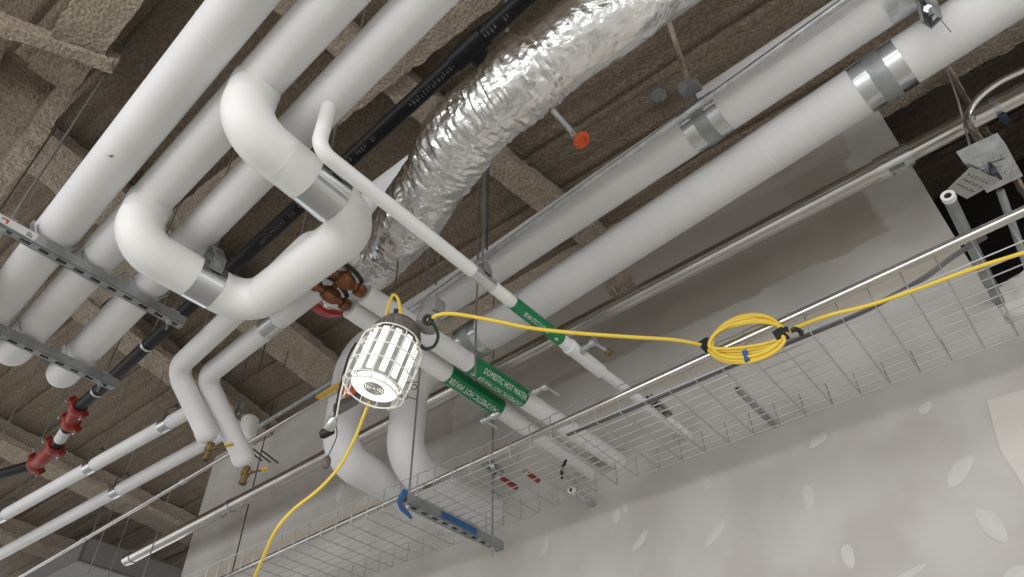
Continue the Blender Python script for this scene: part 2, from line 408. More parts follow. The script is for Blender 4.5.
# bypass loop below B
rootB, aB, bB, rB, dB, eB = pipes['B']; rl = .078; hl = 1.84
j1 = at_x('B', -1.415); j2 = at_x('B', -2.10)
yl = .55*hl
c1 = V((j1.x, j1.y, EYE+hl)); c1b = W(-.776*hl, .55*hl, hl); c2b = W(-1.128*hl, .563*hl, hl); c2 = V((j2.x, j2.y, EYE+hl))
lp = fillet([j1, c1, c1b, c2b, c2, j2], .122, 14)
one(lambda m: m.tube(lp, rl, 44), 'bypass_loop', M['pvc'], rootB)
for (p, q, t) in ((c1, c1b, .30), (c2b, c2, .70), (c1b, c2b, .20), (c1b, c2b, .80)):
    dd = (q-p).normalized(); c = lerp(p, q, t)
    one(lambda m: m.band(c, dd, rl-.001, .003, .0018, 40), 'elbow_seam', M['pvc'], rootB)
for jj in (j1, j2): one(lambda m: m.torus(jj-ZUP*.028, ZUP, rl-.003, .005, 36, 8), 'tee_seam', M['pvc'], rootB)
# shields with hanger on the loop legs
def clevis_on(p, q, t, r, w, parent, htop, nm='shield', up=.085, rodup=True, label=None, wband=.045):
    d = (V(q)-V(p)).normalized(); c = lerp(p, q, t); side = d.cross(ZUP).normalized()
    one(lambda m: m.band(c, d, r+.0008, w, .0015, 48), nm, M['shine'], parent)
    root = thing('pipe_hanger', c+ZUP*(r+up), label, 'hanger', 'clevis hangers and rods')
    def cl(m):
        m.band(c, d, r+.003, wband, .004, 28, math.pi, 2*math.pi, X=side)
        for s in (-1, 1):
            m.box(c+side*s*(r+.005)+ZUP*(up*.42), .004, wband, up*.84, (side, d, ZUP))
            a_ = c+side*s*(r+.005)+ZUP*up*.84; b_ = c+side*s*.02+ZUP*(r+up)
            X_ = (b_-a_).normalized(); m.box((a_+b_)/2, (b_-a_).length, wband, .004, (X_, d, X_.cross(d)))
        m.box(c+ZUP*(r+up), .046, wband, .005, (side, d, ZUP))
    one(cl, 'clevis', M['galv_dull'], root)
    one(lambda m: m.cyl(c+ZUP*(r+up-.003), c+ZUP*(r+up+.015), .011, 6), 'nut', M['galv'], root)
    one(lambda m: m.cyl(c+side*(-r-.012)+ZUP*up*.5, c+side*(-r-.002)+ZUP*up*.5, .010, 6), 'nut', M['galv'], root)
    one(lambda m: m.cyl(c+ZUP*(r+up-.03), V((c.x, c.y, EYE+htop)), .0048, 8), 'rod', M['rod'], root)
    return root
lk1 = clevis_on(c1, c1b, .63, rl, .125, rootB, DECK, label='clevis hanger on the upper leg of the thick white loop, behind the slim line')
lk2 = clevis_on(c2b, c2, .41, rl, .095, rootB, DECK, label='clevis hanger on the lower leg of the thick white loop, beside the black pipe')

# slim branch from C
rootC = pipes['C'][0]; hb = 1.78; rb = .0235
jb = at_x('C', -1.265); w1 = V((jb.x, jb.y, EYE+hb)); wend = V((-.703*hb+.02, WY+.02, EYE+hb-.01))
w1 = V((-1.262, jb.y, EYE+hb)); jb.x = -1.262
bx = -.704*hb
P_l0 = at(508, 300, hb); P_l1 = at(556, 341, hb)
mid0 = W(-1.258, .9, hb)
one(lambda m: m.tube(fillet([jb, w1, W(-1.250, P_l0.y, hb)], .05, 10), rb, 28), 'branch_jacket', M['pvc'], rootC)
yl0, yl1 = P_l0.y+.02, P_l1.y
one(lambda m: m.cyl(W(-1.25, yl0-.03, hb), W(-1.242, yl1+.03, hb), rb*.98, 28), 'branch_jacket', M['jacket'], rootC)
lab = one(lambda m: m.cyl(W(-1.25, yl0, hb), W(-1.243, yl1, hb), rb+.0022, 32), 'pipe_label', M['green'], rootC, label='green wrap label with white flow lettering')
ysl = at(600, 372, hb).y
one(lambda m: m.lathe(W(-1.243, yl1+.02, hb), V((.01, 1, 0)), [(0, rb+.002), (.035, rb+.003), (.036, rb+.0075), (.06, rb+.0075), (.062, rb+.0045), (ysl-yl1-.02, rb+.0045), (ysl-yl1-.015, rb-.001)], 32), 'sleeve_jacket', M['jacket'], rootC)
one(lambda m: m.cyl(W(-1.24, ysl-.02, hb), W(-1.195, WY+.03, hb-.02), .0205, 28), 'tail_jacket', M['jacket'], rootC)
clevis_on(W(-1.252, 1.2, hb), W(-1.249, 1.6, hb), (1.425-1.2)/.4, rb, .10, rootC, DECK, up=.035, label='small clevis hanger holding the slim white line just before its green label', wband=.032)

# ------------------------------------------------------------------ strut trapezes
def strut(m, a, b, w=.041, h=.041, slots=True, up=ZUP, skip=()):
    """C-channel from a to b: slotted web underneath, plain flanges; a, b = centre line of the slotted face."""
    a = V(a); b = V(b); X = (b-a).normalized(); Y = up.cross(X).normalized(); L_ = (b-a).length; t = .0028; c = (a+b)/2
    for s_ in (-1, 1):
        m.box(c+Y*s_*(w/2-t/2)+up*h/2, L_, t, h, (X, Y, up)); m.box(c+Y*s_*(w/2-.006)+up*(h-t/2), L_, .009, t, (X, Y, up))
    if not slots: m.box(c+up*t/2, L_, w, t, (X, Y, up)); return
    sw = .019
    for s_ in (-1, 1): m.box(c+Y*s_*(w/2+sw/2)/2+up*t/2, L_, (w-sw)/2, t, (X, Y, up))
    p = .066; n = int(L_/p); off = (L_-n*p)/2; k0 = 0.
    edges = [0]+[off+p*(i+.5) for i in range(n)]+[L_]
    x = 0
    for i in range(n):
        s0 = off+p*(i+.5)-.018; m.box(a+X*((x+s0)/2)+up*t/2, s0-x, sw, t, (X, Y, up)); x = s0+.036
    m.box(a+X*((x+L_)/2)+up*t/2, L_-x, sw, t, (X, Y, up))
def trapeze(x, y0, y1, hb, rods, label, cat='hanger', htop=DECK, clamps=(), nutlow=True, name='trapeze_hanger'):
    root = thing(name, W(x, (y0+y1)/2, hb), label, cat)
    one(lambda m: strut(m, W(x, y0, hb), W(x, y1, hb)), 'strut_channel', M['galv_dull'], root, smooth=0)
    for y in rods:
        one(lambda m: m.cyl(W(x, y, hb-.045), W(x, y, htop), .0048, 8), 'rod', M['rod'], root)
        def nut(m): m.cyl(W(x, y, hb-.013), W(x, y, hb-.001), .0115, 6)
        one(nut, 'nut', M['galv'], root)
        one(lambda m: m.box(W(x, y, hb+.0445), .04, .04, .006), 'square_washer', M['galv'], root)
    for (y, r) in clamps:
        for s_ in (-1, 1):
            def cl(m):
                X = V((1, 0, 0)); m.box(W(x, y+s_*(r*.86), hb+.055), .032, .004, .085, (X, V((0, math.cos(.5*s_), -math.sin(.5*s_))), V((0, math.sin(.5*s_), math.cos(.5*s_)))))
            one(cl, 'pipe_clamp', M['galv'], root, smooth=0)
    return root
HB = 1.936
t1 = trapeze(-2.495, .19, .99, HB, (.285, .935), 'slotted strut trapeze under the three white pipes, nearest the thick loop', clamps=[(.43, .075), (.62, .075), (.80, .07)])
st = one(lambda m: m.box(W(-2.4738, .285, HB+.021), .0012, .19, .033), 'paper_label', M['sticker'], t1, smooth=0)
one(lambda m: [m.box(W(-2.4728, .27, HB+.026), .0008, .026, .006), m.box(W(-2.4728, .278, HB+.018), .0008, .006, .018)], 'label_mark', M['stickred'], st, smooth=0)
one(lambda m: [m.box(W(-2.4728, .35+.007*(i % 3), HB+.012+.007*(i//3)), .0008, .0045, .0045) for i in range(8)], 'label_print', M['ink'], st, smooth=0)
t2 = trapeze(-3.11, .22, 1.045, HB, (.30, .985), 'slotted strut trapeze under the three white pipes, farther and lower left one', clamps=[(.45, .075), (.66, .075), (.86, .07)])

rA_, aA_, bA_, rrA, dA_, eA_ = pipes['A']
cA_ = at_x('A', at(118, 141, 2.06).x); vv = (V((0, 0, EYE))-cA_); vv = (vv-dA_*vv.dot(dA_)).normalized(); ta_ = vv.cross(dA_)
def tear(m):
    for u, w, s_ in ((0, 0, 1.), (.007, -.006, .6), (-.006, .004, .5)):
        c = cA_+vv*(rrA+.0004)+dA_*u+ta_*(w-.016); m.add([c-dA_*.006*s_, c+ta_*.005*s_, c+dA_*.009*s_, c-ta_*.004*s_], [(0, 1, 2, 3)])
one(tear, 'torn_spot', M['brass'], rA_, smooth=0)
# ------------------------------------------------------------------ pipes D and E with their drops
def shield_pair(c, d, r, parent, w=.16):
    d = d.normalized()
    one(lambda m: m.band(c, d, r+.001, w, .0016, 48), 'shield', M['shine'], parent)
    one(lambda m: m.band(c, d, r+.0028, w*.36, .003, 48), 'clamp_strap', M['galv_dull'], parent)
    one(lambda m: m.box(c+ZUP*(r+.018)-d.cross(ZUP)*0, .012, .04, .036, (d.cross(ZUP), d, ZUP)), 'clamp_lug', M['galv_dull'], parent)
def xpipe(p, q, h, r, name, label, e0, tail, R, group=None, hq=None):
    a, b = at(*p, h), at(*q, hq or h); d = (a-b).normalized(); a = a+d*e0
    root = thing(name, b, label, 'pipe', group)
    pts = fillet([a, b]+tail, R, 12)
    one(lambda m: m.tube(pts, r, 44), 'pipe_jacket', M['jacket'], root)
    return root, a, b, d
hD, hE, rD, rE = 2.35, 2.25, .084, .090
Ix = -2.50; Jx = -2.285
yD = .785*hD; yE = .92*hE
qd = at(470, 282, hD)
rootD, aD, bD, dD = xpipe((842, 30), (462, 287), hD, rD, 'insulated_pipe', 'long white insulated pipe, upper of the pair crossing right, turning down to the wall left', 1.3,
    [W(-2.55, 1.90, hD), W(-2.55, 1.90, 1.76), W(-2.60, WY+.05, 1.78)], .14)
rootE, aE, bE, dE = xpipe((968, 20), (508, 320), hE, rE, 'insulated_pipe', 'long white insulated pipe, lower of the pair crossing right, turning down beside the cable tray', 1.3,
    [W(-2.355, 2.14, hE), W(-2.355, 2.14, 1.745), W(-2.37, WY+.05, 1.76)], .15)
def on_line(a, d, x): return a+d*((x-a.x)/d.x)
def atx_px(a, d, h, px, py): return on_line(a, d, at(px, py, h).x)
shield_pair(atx_px(aD, dD, hD, 708, 124), dD, rD, rootD, .15)
shield_pair(atx_px(aE, dE, hE, 878, 68), dE, rE, rootE, .16)
jc = W(-2.355, 2.14, hE); shield_pair(lerp(bE, jc, (at(474, 338, hE).x-bE.x)/(jc.x-bE.x)), jc-bE, rE, rootE, .15)
one(lambda m: m.band(atx_px(aD, dD, hD, 900, -8), dD, rD+.001, .13, .0016, 48), 'shield', M['galv'], rootD)
for px, py in ((640, 168), (560, 222), (800, 60)):
    one(lambda m: m.band(atx_px(aD, dD, hD, px, py), dD, rD-.001, .003, .0016, 44), 'seam', M['pvc'], rootD)
for px, py in ((660, 220), (760, 135), (560, 285)):
    one(lambda m: m.band(atx_px(aE, dE, hE, px, py), dE, rE-.001, .003, .0016, 44), 'seam', M['pvc'], rootE)
# beam clamp and rod holding D
kc = at(690, 88, 2.47)
k = thing('pipe_hanger', kc, 'dark beam-type clamp and coated rod above the shield of the upper long white pipe', 'hanger')
one(lambda m: m.cyl(kc, V((kc.x, kc.y, EYE+DECK)), .011, 10), 'rod', M['fire'], k)
one(lambda m: [m.box(kc, .075, .05, .035), m.box(kc+V((-.01, 0, .028)), .05, .03, .03)], 'clamp_body', M['galv_dull'], k, smooth=0)
one(lambda m: m.cyl(kc+V((-.02, -.032, 0)), kc+V((-.02, -.02, 0)), .012, 6), 'nut', M['greypaint'], k)
# strut piece that points down between D and E at the top right
sp0 = at(925, -20, 2.45); sp1 = at(937, 24, 2.10)
k = thing('strut_bracket', sp0, 'short strut channel with bolt hanging at the top right edge in front of white pipe', 'bracket')
one(lambda m: strut(m, sp0, sp1, up=V((-.35, -.75, .2)).normalized(), slots=True), 'strut_channel', M['galv_dull'], k, smooth=0)
one(lambda m: m.cyl(sp1+V((.0, -.01, .06)), sp1+V((.0, -.035, .045)), .013, 6), 'bolt', M['galv'], k)
one(lambda m: m.cyl(at(941, 20, 2.12), at(951, 32, 2.04), .0012, 6), 'wire_end', M['dark_rod'], k)

# conduits: along D, above D
o = one(lambda m: m.cyl(at(1010, -118, 2.30)+(at(1010, -118, 2.30)-at(392, 324, 2.30)).normalized()*1.2, at(392, 324, 2.30), .0125, 20), 'thin_conduit', M['galv'])
tag(o, 'thin steel conduit running tight along the upper edge of the long white pipe', 'conduit', 'electrical conduits')
k = thing('insulated_pipe', at(760, 60, 2.8), 'narrow grey white pipe showing only above the upper long pipe at the top', 'pipe')
one(lambda m: m.cyl(at(703, 103, 2.8)+(at(920, -38, 2.8)-at(703, 103, 2.8))*3, at(703, 103, 2.8), .062, 32), 'pipe_jacket', M['jacket'], k)
one(lambda m: m.band(at(760, 66, 2.8), at(920, -38, 2.8)-at(703, 103, 2.8), .061, .003, .0016, 32), 'seam', M['pvc'], k)
k = thing('insulated_pipe', W(-1.75, 1.42, 2.62), 'white insulated pipe glimpsed between the black pipe and the foil duct', 'pipe')
one(lambda m: m.lathe(W(-.3, 1.36, 2.62), V((-1, .02, 0)), [(0, .085), (1.0, .085), (1.58, .085), (1.61, .07), (1.62, 0)], 40), 'pipe_jacket', M['jacket'], k)

# F: large steel conduit above the tray
hF, rF = 2.38, .0445
f0 = at(127, 560, hF); f1 = W(.9, 1.012*hF+.0, hF); f1 = at(1060, 76, hF); f1 = f1+(f1-f0).normalized()*1.6
rootF = thing('steel_conduit', f0, 'large galvanised steel conduit running along the gypsum wall with an open lower left end', 'conduit', 'electrical conduits')
dF = (f1-f0).normalized()
one(lambda m: m.lathe(f0, dF, [(0.02, rF*.86), (0, rF*.9), (0, rF), ((f1-f0).length, rF)], 36), 'conduit_body', M['conduit'], rootF)
def onF(px, py): 
    x = at(px, py, hF).x; return f0+dF*((x-f0.x)/dF.x)
for (px, py, w) in ((893, 160, .13), (233, 506, .02), (120+10, 556, .03)):
    one(lambda m: m.band(onF(px, py), dF, rF+.0005, w, .006, 36), 'coupling', M['shine'], rootF)
c = onF(893, 160)
one(lambda m: [m.box(c+V((0, -.01, -rF-.012))+dF*s_*.03, .06, .03, .022, (dF, ZUP.cross(dF), ZUP)) for s_ in (0,)], 'coupling_lug', M['galv'], rootF, smooth=20)
one(lambda m: [m.cyl(c+V((0, -.01, -rF-.03))+dF*s_, c+V((0, -.01, -rF-.015))+dF*s_, .007, 6) for s_ in (-.02,)], 'screw', M['galv_dull'], rootF)
c = onF(998, 113)
one(lambda m: m.band(c, dF, rF+.0005, .024, .003, 36), 'clamp_strap', M['galv'], rootF)
one(lambda m: [m.box(c+V((0, -.005, -rF-.018)), .024, .02, .035, (dF, ZUP.cross(dF), ZUP)), m.cyl(c+V((.0, -.03, -rF-.02)), c+V((0, .025, -rF-.02)), .008, 6)], 'clamp_screw', mat('blue_zinc', (.16, .2, .28), .35, .9), rootF)
c = onF(233, 512)
one(lambda m: m.cyl(c+V((0, -.01, -rF-.03)), c+V((0, -.0, -rF)), .012, 6), 'clamp_nut', M['galv'], rootF)
def hrod(px, py, h, htop, label, r=.0042, m_='rod', name='hanger_rod', bottom=None):
    p = at(px, py, h); q = V((p.x, p.y, EYE+htop))
    if bottom is not None: p = V((p.x, p.y, EYE+bottom))
    o = one(lambda m: m.cyl(p, q, r, 8), name, M[m_]); return tag(o, label, 'rod', 'hanger rods')
hrod(233, 569, 2.0, DECK, 'dark hanger rod passing the gypsum wall just right of its left edge', .005, 'dark_rod', bottom=1.55)

# thin conduits
k2 = thing('thin_conduit', at(60, 552, 1.9), 'thin steel conduit running diagonally at lower left, ending in yellow and orange tape', 'conduit', 'electrical conduits')
ka, kb = at(8, 584, 1.9), at(338, 390.5, 1.9); dk = (kb-ka).normalized()
one(lambda m: m.cyl(ka, kb, .0105, 18), 'conduit_body', M['conduit'], k2)
for t in (.30, .62): one(lambda m: m.cyl(lerp(ka, kb, t), lerp(ka, kb, t)+dk*.05, .0135, 18), 'coupling', M['galv'], k2)
one(lambda m: m.box(at(331, 392, 1.9), .16, .045, .010, (dk, ZUP.cross(dk), ZUP)), 'yellow_tape', M['yellow_h'], k2, smooth=0)
one(lambda m: m.box(at(348, 391, 1.88), .07, .05, .012, (dk, ZUP.cross(dk), ZUP)), 'orange_tape', M['orange'], k2, smooth=0)
one(lambda m: [m.box(at(348, 403, 1.9), .16, .04, .04, (dk, ZUP.cross(dk), ZUP))], 'end_bracket', M['duct'], k2, smooth=0)
o = one(lambda m: m.cyl(at(258, 427, 2.7), at(372, 358, 2.7), .016, 18), 'thin_conduit', M['galv_dull'])
tag(o, 'short dull conduit high behind the taped conduit, near the top of the gypsum wall', 'conduit', 'electrical conduits')

# ------------------------------------------------------------------ G, H with ring hangers
def ring_hanger(c, d, r, parent_pipe, label, htop=DECK):
    d = d.normalized(); side = d.cross(ZUP).normalized()
    one(lambda m: m.band(c, d, r+.0006, .075, .0014, 36), 'shield', M['shine'], parent_pipe)
    root = thing('pipe_hanger', c+ZUP*r, label, 'hanger', 'clevis hangers and rods')
    e = c+d*.035
    def rg(m):
        m.band(e, d, r+.0035, .022, .003, 28, math.pi, 2*math.pi, X=side)
        for s_ in (-1, 1):
            m.box(e+side*s_*(r+.005)+ZUP*.03, .003, .022, .06, (side, d, ZUP))
            a_ = e+side*s_*(r+.005)+ZUP*.06; b_ = e+ZUP*(r+.075); X_ = (b_-a_).normalized()
            m.box((a_+b_)/2, (b_-a_).length, .022, .003, (X_, d, X_.cross(d)))
    one(rg, 'clevis', M['dark_rod'], root)
    one(lambda m: m.cyl(e+ZUP*(r+.05), V((e.x, e.y, EYE+htop)), .0042, 8), 'rod', M['rod'], root)
    return root
hG = 2.2; rG = .038
g0, g1 = at(-60, 551, hG), at(203, 404, hG)
rootG = thing('insulated_pipe', g1, 'slim white pipe at lower left, upper of the two running under the bent pipes', 'pipe')
one(lambda m: m.cyl(g0, g1, rG, 32), 'pipe_jacket', M['jacket'], rootG)
h0, h1 = at(-60, 587, hG), at(237, 426, hG)
rootH = thing('insulated_pipe', h1, 'slim white pipe at lower left, lower of the two, nearest the thin conduit', 'pipe')
one(lambda m: m.cyl(h0, h1, rG, 32), 'pipe_jacket', M['jacket'], rootH)
one(lambda m: m.lathe(at(246, 441, 2.12), V((-.1, 0, 1)), [(0, .0), (.004, .030), (.016, .042), (.035, .047), (.14, .047), (.16, .03), (.165, 0)], 28), 'end_cap', M['pvc'], rootH)
dG = g1-g0; dH = h1-h0
def onl(p0, p1, px, py, h): x = at(px, py, h).x; return lerp(p0, p1, (x-p0.x)/(p1.x-p0.x))
ring_hanger(onl(g0, g1, 88, 465, hG), dG, rG, rootG, 'ring hanger on the upper slim white pipe beside the grooved red elbow')
ring_hanger(onl(g0, g1, 164, 423, hG), dG, rG, rootG, 'ring hanger on the upper slim white pipe next to the bent pipes')
ring_hanger(onl(g0, g1, 3, 515, hG), dG, rG, rootG, 'ring hanger on the upper slim white pipe at the left picture edge')
ring_hanger(onl(h0, h1, 115, 490, hG), dH, rG, rootH, 'ring hanger on the lower slim white pipe')

# ------------------------------------------------------------------ P1, P2: bent pipes with drain valves
hP = 1.98; rP = .046
def lever(m, p, d, L_, w=.012, t=.004):
    d = d.normalized(); X, Y, Z = frame(d); m.box(p+d*L_/2, w, t, L_, (X, Y, Z))
def bent(p_start, corner, p_end, h_end, label, xs):
    root = thing('insulated_pipe', at(*p_end, h_end), label, 'pipe', 'bent white pipes with brass drain valves')
    s_ = at(*p_start, hP); c_ = at(*corner, hP); e_ = at(*p_end, h_end)
    d = (s_-c_).normalized(); s2 = s_+d*((xs-s_.x)/d.x)
    pts = fillet([s2+V((0, .16, -.02)), s2, c_, e_], .075, 10)
    one(lambda m: m.tube(pts, rP, 32), 'pipe_jacket', M['jacket'], root)
    dd = (e_-c_).normalized()
    one(lambda m: m.lathe(e_-dd*.02, dd, [(0, rP+.0005), (.0, rP+.003), (.03, rP+.003), (.048, rP*.8), (.058, rP*.5), (.06, 0.0)], 28), 'end_jacket', M['jacket'], root)
    v = e_+dd*.045+V((0, 0, -.02))
    b_ = one(lambda m: [m.lathe(v, V((-.1, 0, -1)), [(-.02, .016), (.0, .016), (.002, .021), (.022, .021), (.026, .015), (.045, .015), (.047, .018), (.062, .018)], 12)], 'drain_valve', M['brass'], root)
    one(lambda m: m.cyl(v+V((-.004, 0, -.062)), v+V((-.004, 0, -.064)), .012, 12), 'valve_opening', M['rubber'], b_)
    ldir = V((.75, .25, .02))
    one(lambda m: [m.cyl(v+ldir.normalized()*.01+V((0, 0, -.012)), v+ldir.normalized()*.035+V((0, 0, -.012)), .008, 10), lever(m, v+ldir.normalized()*.03+V((0, 0, -.014)), ldir, .06)], 'lever', M['brass'], b_)
    one(lambda m: lever(m, v+ldir.normalized()*.085+V((0, 0, -.014)), ldir, .035, .018, .008), 'lever_grip', M['yellow_h'], b_)
    return root, s2, c_
P1, s1_, c1_ = bent((223, 325), (176, 369), (207, 434), 1.74, 'bent white pipe dropping to a brass drain valve, upper left one of the two', -1.70)
P2, s2_, c2_ = bent((263.5, 331), (205, 377), (243, 458), 1.70, 'bent white pipe dropping to a brass drain valve, lower right one with band clamp', -1.86)
cc = lerp(s2_, c2_, (at(270, 324, hP).x-s2_.x)/(c2_.x-s2_.x)); dP = (s2_-c2_)
one(lambda m: m.band(cc, dP, rP+.001, .07, .0016, 32), 'shield', M['shine'], P2)
k = ring_hanger(cc+dP.normalized()*.02, dP, rP, P2, 'ring hanger on the lower right bent white pipe, tucked behind the thick loop')

# ------------------------------------------------------------------ green-labelled pipes with bronze valves
def text_on_pipe(txt, a, b, r, ang, size, parent, flip=False, along=0.5, mat_=None, name='lettering', squeeze=1.0):
    """letters wrapped on a cylinder; ang = direction of the text centre around the pipe (0 = down, + toward -x)."""
    cu = bpy.data.curves.new(name, 'FONT'); cu.body = txt; cu.size = size; cu.align_x = 'CENTER'; cu.align_y = 'CENTER'; cu.resolution_u = 2
    to = bpy.data.objects.new('tmp', cu); COL.objects.link(to); dg = bpy.context.evaluated_depsgraph_get()
    me = bpy.data.meshes.new_from_object(to.evaluated_get(dg)); bpy.data.objects.remove(to)
    bm = bmesh.new(); bm.from_mesh(me); st = r*.09; k = -10
    while k <= 10:
        bmesh.ops.bisect_plane(bm, geom=bm.verts[:]+bm.edges[:]+bm.faces[:], plane_co=(0, k*st, 0), plane_no=(0, 1, 0)); k += 1
    bm.to_mesh(me); bm.free()
    d = (V(b)-V(a)).normalized(); side = d.cross(ZUP).normalized(); upv = side.cross(d).normalized(); c = lerp(a, b, along)
    sg = -1 if flip else 1
    for v in me.vertices:
        u = v.co.x*sg*squeeze; w = v.co.y*sg; th = ang+w/r
        n = (-upv)*math.cos(th)+side*math.sin(th); p = c+d*u+n*(r+.0006); v.co = p
    me.materials.append(mat_ or M['letters']); o = bpy.data.objects.new(name, me); COL.objects.link(o)
    o.parent = parent; o.matrix_parent_inverse = Matrix.Translation(parent.location).inverted(); return o
def arrow_on_pipe(c, d, r, ang, L_, wd_, parent, name='flow_arrow'):
    d = V(d).normalized(); side = d.cross(ZUP).normalized(); upv = side.cross(d).normalized()
    P = [(-.5, -.18), (0, -.18), (0, -.5), (.5, 0), (0, .5), (0, .18), (-.5, .18)]
    m = MB(); vs = []
    for u, w in P:
        th = ang+w*wd_/r; n = (-upv)*math.cos(th)+side*math.sin(th); vs.append(c+d*(u*L_)+n*(r+.0007))
    m.add(vs, [(0, 1, 5, 6), (2, 3, 4), (1, 2, 4, 5)]); return m.build(name, M['letters'], parent, smooth=0)
def green_pipe(p0, pl0, pl1, pw, h0, hw, r, label, valve_elbow, rows, arrows):
    a = at(*p0, h0); w_ = aty(*pw, WY); w_.z = EYE+hw; w_ = at(*pw, hw); d = (w_-a).normalized(); w2 = w_+d*.12
    root = thing('insulated_pipe', a, label, 'pipe', 'green labelled domestic water pipes')
    one(lambda m: m.cyl(a, w2, r, 36), 'pipe_jacket', M['jacket'], root)
    def yof(px, py):          # parameter along the pipe where it crosses the picture point
        best = min(range(0, 400), key=lambda i: (screen(lerp(a, w_, i/400))-V((px, py))).length); return lerp(a, w_, best/400)
    la, lb = yof(*pl0), yof(*pl1)
    one(lambda m: m.cyl(la, lb, r+.0022, 40), 'pipe_label', M['green'], root, label='green wrap label with white lettering')
    for (t, an, fl, sz, al) in rows: text_on_pipe(t, la, lb, r+.0022, an, sz, root, fl, al, squeeze=.64)
    for (al, an, sg) in arrows: arrow_on_pipe(lerp(la, lb, al), d*sg, r+.0022, an, .028, .026, root)
    # bronze ball valve and union on the upstream end
    v = a-d*.01; X, Y, Z = frame(-d)
    body = [(0, r*.55), (.008, r*.62), (.03, r*.62), (.034, r*.42), (.05, r*.42), (.052, r*.6), (.066, r*.74), (.085, r*.78), (.104, r*.74), (.116, r*.58), (.118, r*.42), (.14, r*.42), (.142, r*.62), (.165, r*.62), (.17, r*.45), (.30, r*.45)]
    b_ = one(lambda m: [m.lathe(v, -d, body, 10)], 'ball_valve', M['bronze'], root, smooth=25)
    vc = v-d*.085
    one(lambda m: m.cyl(vc, vc+V((.0, -.0, .0))+V((.55, -.1, .55)).normalized()*.045, .011, 10), 'valve_stem', M['bronze'], b_)
    st_ = vc+V((.55, -.1, .55)).normalized()*.048
    one(lambda m: m.tube(spline([st_-d*.05, st_-d*.02+ZUP*.006, st_+d*.02-ZUP*.0, st_+d*.045-ZUP*.012, st_+d*.058-ZUP*.028], 6), .0085, 8), 'lever', M['rubber'], b_)
    return root, a, w_, la, lb
def screen(p):
    q = V(p)-V((0, 0, EYE)); return V((512+F_PX*q.dot(CR)/q.dot(CD), 288.5-F_PX*q.dot(CU)/q.dot(CD)))
# side = d x Z = +x for a pipe running +y, so ang>0 turns toward +x (the viewer's upper side)
GU = green_pipe((365, 294), (470, 361.5), (524, 396), (621, 463), 1.86, 1.765, .041, 'white pipe with bronze valve and green hot water label, upper right one of the pair', None,
    [('DOMESTIC HOT WATER', .95, False, .036, .57), ('DOMESTIC HOT WATER', .02, True, .036, .57)], [(.10, .95, -1), (.08, .05, -1)])
GL = green_pipe((350, 308), (448, 371.7), (501, 404), (598, 475), 1.86, 1.765, .041, 'white pipe with bronze valve and green hot water label, lower left one beside the lamp', None,
    [('DOMESTIC HOT WATER', .42, True, .038, .44), ('DOMESTIC HOT WATER', -.62, False, .036, .46)], [(.90, .42, 1)])
text_on_pipe('DOMESTIC COLD WATER', W(-1.25, yl0, hb), W(-1.243, yl1, hb), rb+.0022, .45, .024, rootC, True, .45, squeeze=.52)
arrow_on_pipe(lerp(W(-1.25, yl0, hb), W(-1.243, yl1, hb), .88), V((0, 1, 0)), rb+.0022, .3, .018, .016, rootC)
# rod and clamp at the green labels
hrod(475, 376, 1.70, DECK, 'thin hanger rod dropping between the two green labels')
# small chrome drain valves
def drain(parent, p, d1, d2, end=None, m_='galv'):
    d1 = V(d1).normalized(); d2 = V(d2).normalized(); q = p+d1*.075
    b_ = one(lambda m: [m.lathe(p, d1, [(-.015, .008), (0, .013), (.008, .017), (.026, .017), (.028, .011), (.06, .011), (.063, .016), (.085, .016)], 12)], 'drain_valve', M[m_], parent)
    one(lambda m: lever(m, q, d2, .085, .012, .005), 'lever', M['galv'], b_)
    if end: one(lambda m: m.lathe(q+d2*.075, d2, [(0, .006), (.004, .013), (.022, .014), (.028, .008)], 12), 'end_cap', M[end], b_)
pS = at(580, 352, 1.775); drain(rootC, pS, at(592, 343, 1.78)-pS, V((.15, 1, -.05)), 'brass')
pS = at(532, 393, 1.79); drain(GU[0], pS, at(545, 387, 1.79)-pS, V((.1, 1, -.05)), None)
pS = at(497, 414, 1.74); drain(GL[0], pS, at(487, 419, 1.74)-pS, V((.1, 1, -.05)), None)

# ------------------------------------------------------------------ black pipe with grooved red couplings
hK, rK = 2.40, .033
kA, kB = at(760, -218, hK), at(101, 388, hK)
black = thing('steel_pipe', kB, 'black steel sprinkler pipe running diagonally between the white pipes to red couplings', 'pipe')
one(lambda m: m.cyl(kA, kB, rK, 28), 'pipe_run', M['black'], black)
k1, k2_, k3, k4, k5 = at(78, 407.5, hK), at(71, 423, 2.385), at(55, 447, 2.36), at(36, 464, 2.35), at(-60, 492, 2.35)
one(lambda m: m.cyl(kB, k1, rK, 28), 'pipe_run', M['black'], black)
one(lambda m: m.cyl(k2_, k3, rK, 28), 'pipe_run', M['black'], black)
one(lambda m: m.cyl(k4, k5, rK, 28), 'pipe_run', M['black'], black)
one(lambda m: m.cyl(lerp(k2_, k3, .25), lerp(k2_, k3, .68), rK+.0008, 28), 'maker_label', M['sticker'], black)
def coupling(c, d, par):
    d = V(d).normalized(); X, Y, Z = frame(d)
    a_ = .6; X2 = X*math.cos(a_)+Y*math.sin(a_)
    q = one(lambda m: [m.lathe(c-d*.028, d, [(0, rK+.002), (0, rK+.011), (.008, rK+.016), (.048, rK+.016), (.056, rK+.011), (.056, rK+.002)], 24)]+[m.box(c+X2*s_*(rK+.022), .030, .042, .030, (X2, d.cross(X2), d)) for s_ in (-1, 1)], 'coupling', M['red'], par, smooth=40)
    for s_ in (-1, 1):
        p = c+X2*s_*(rK+.03); w = d.cross(X2)
        one(lambda m: [m.cyl(p-w*.036, p+w*.036, .006, 8), m.cyl(p+w*.026, p+w*.036, .011, 6)], 'bolt', M['galv'], q)
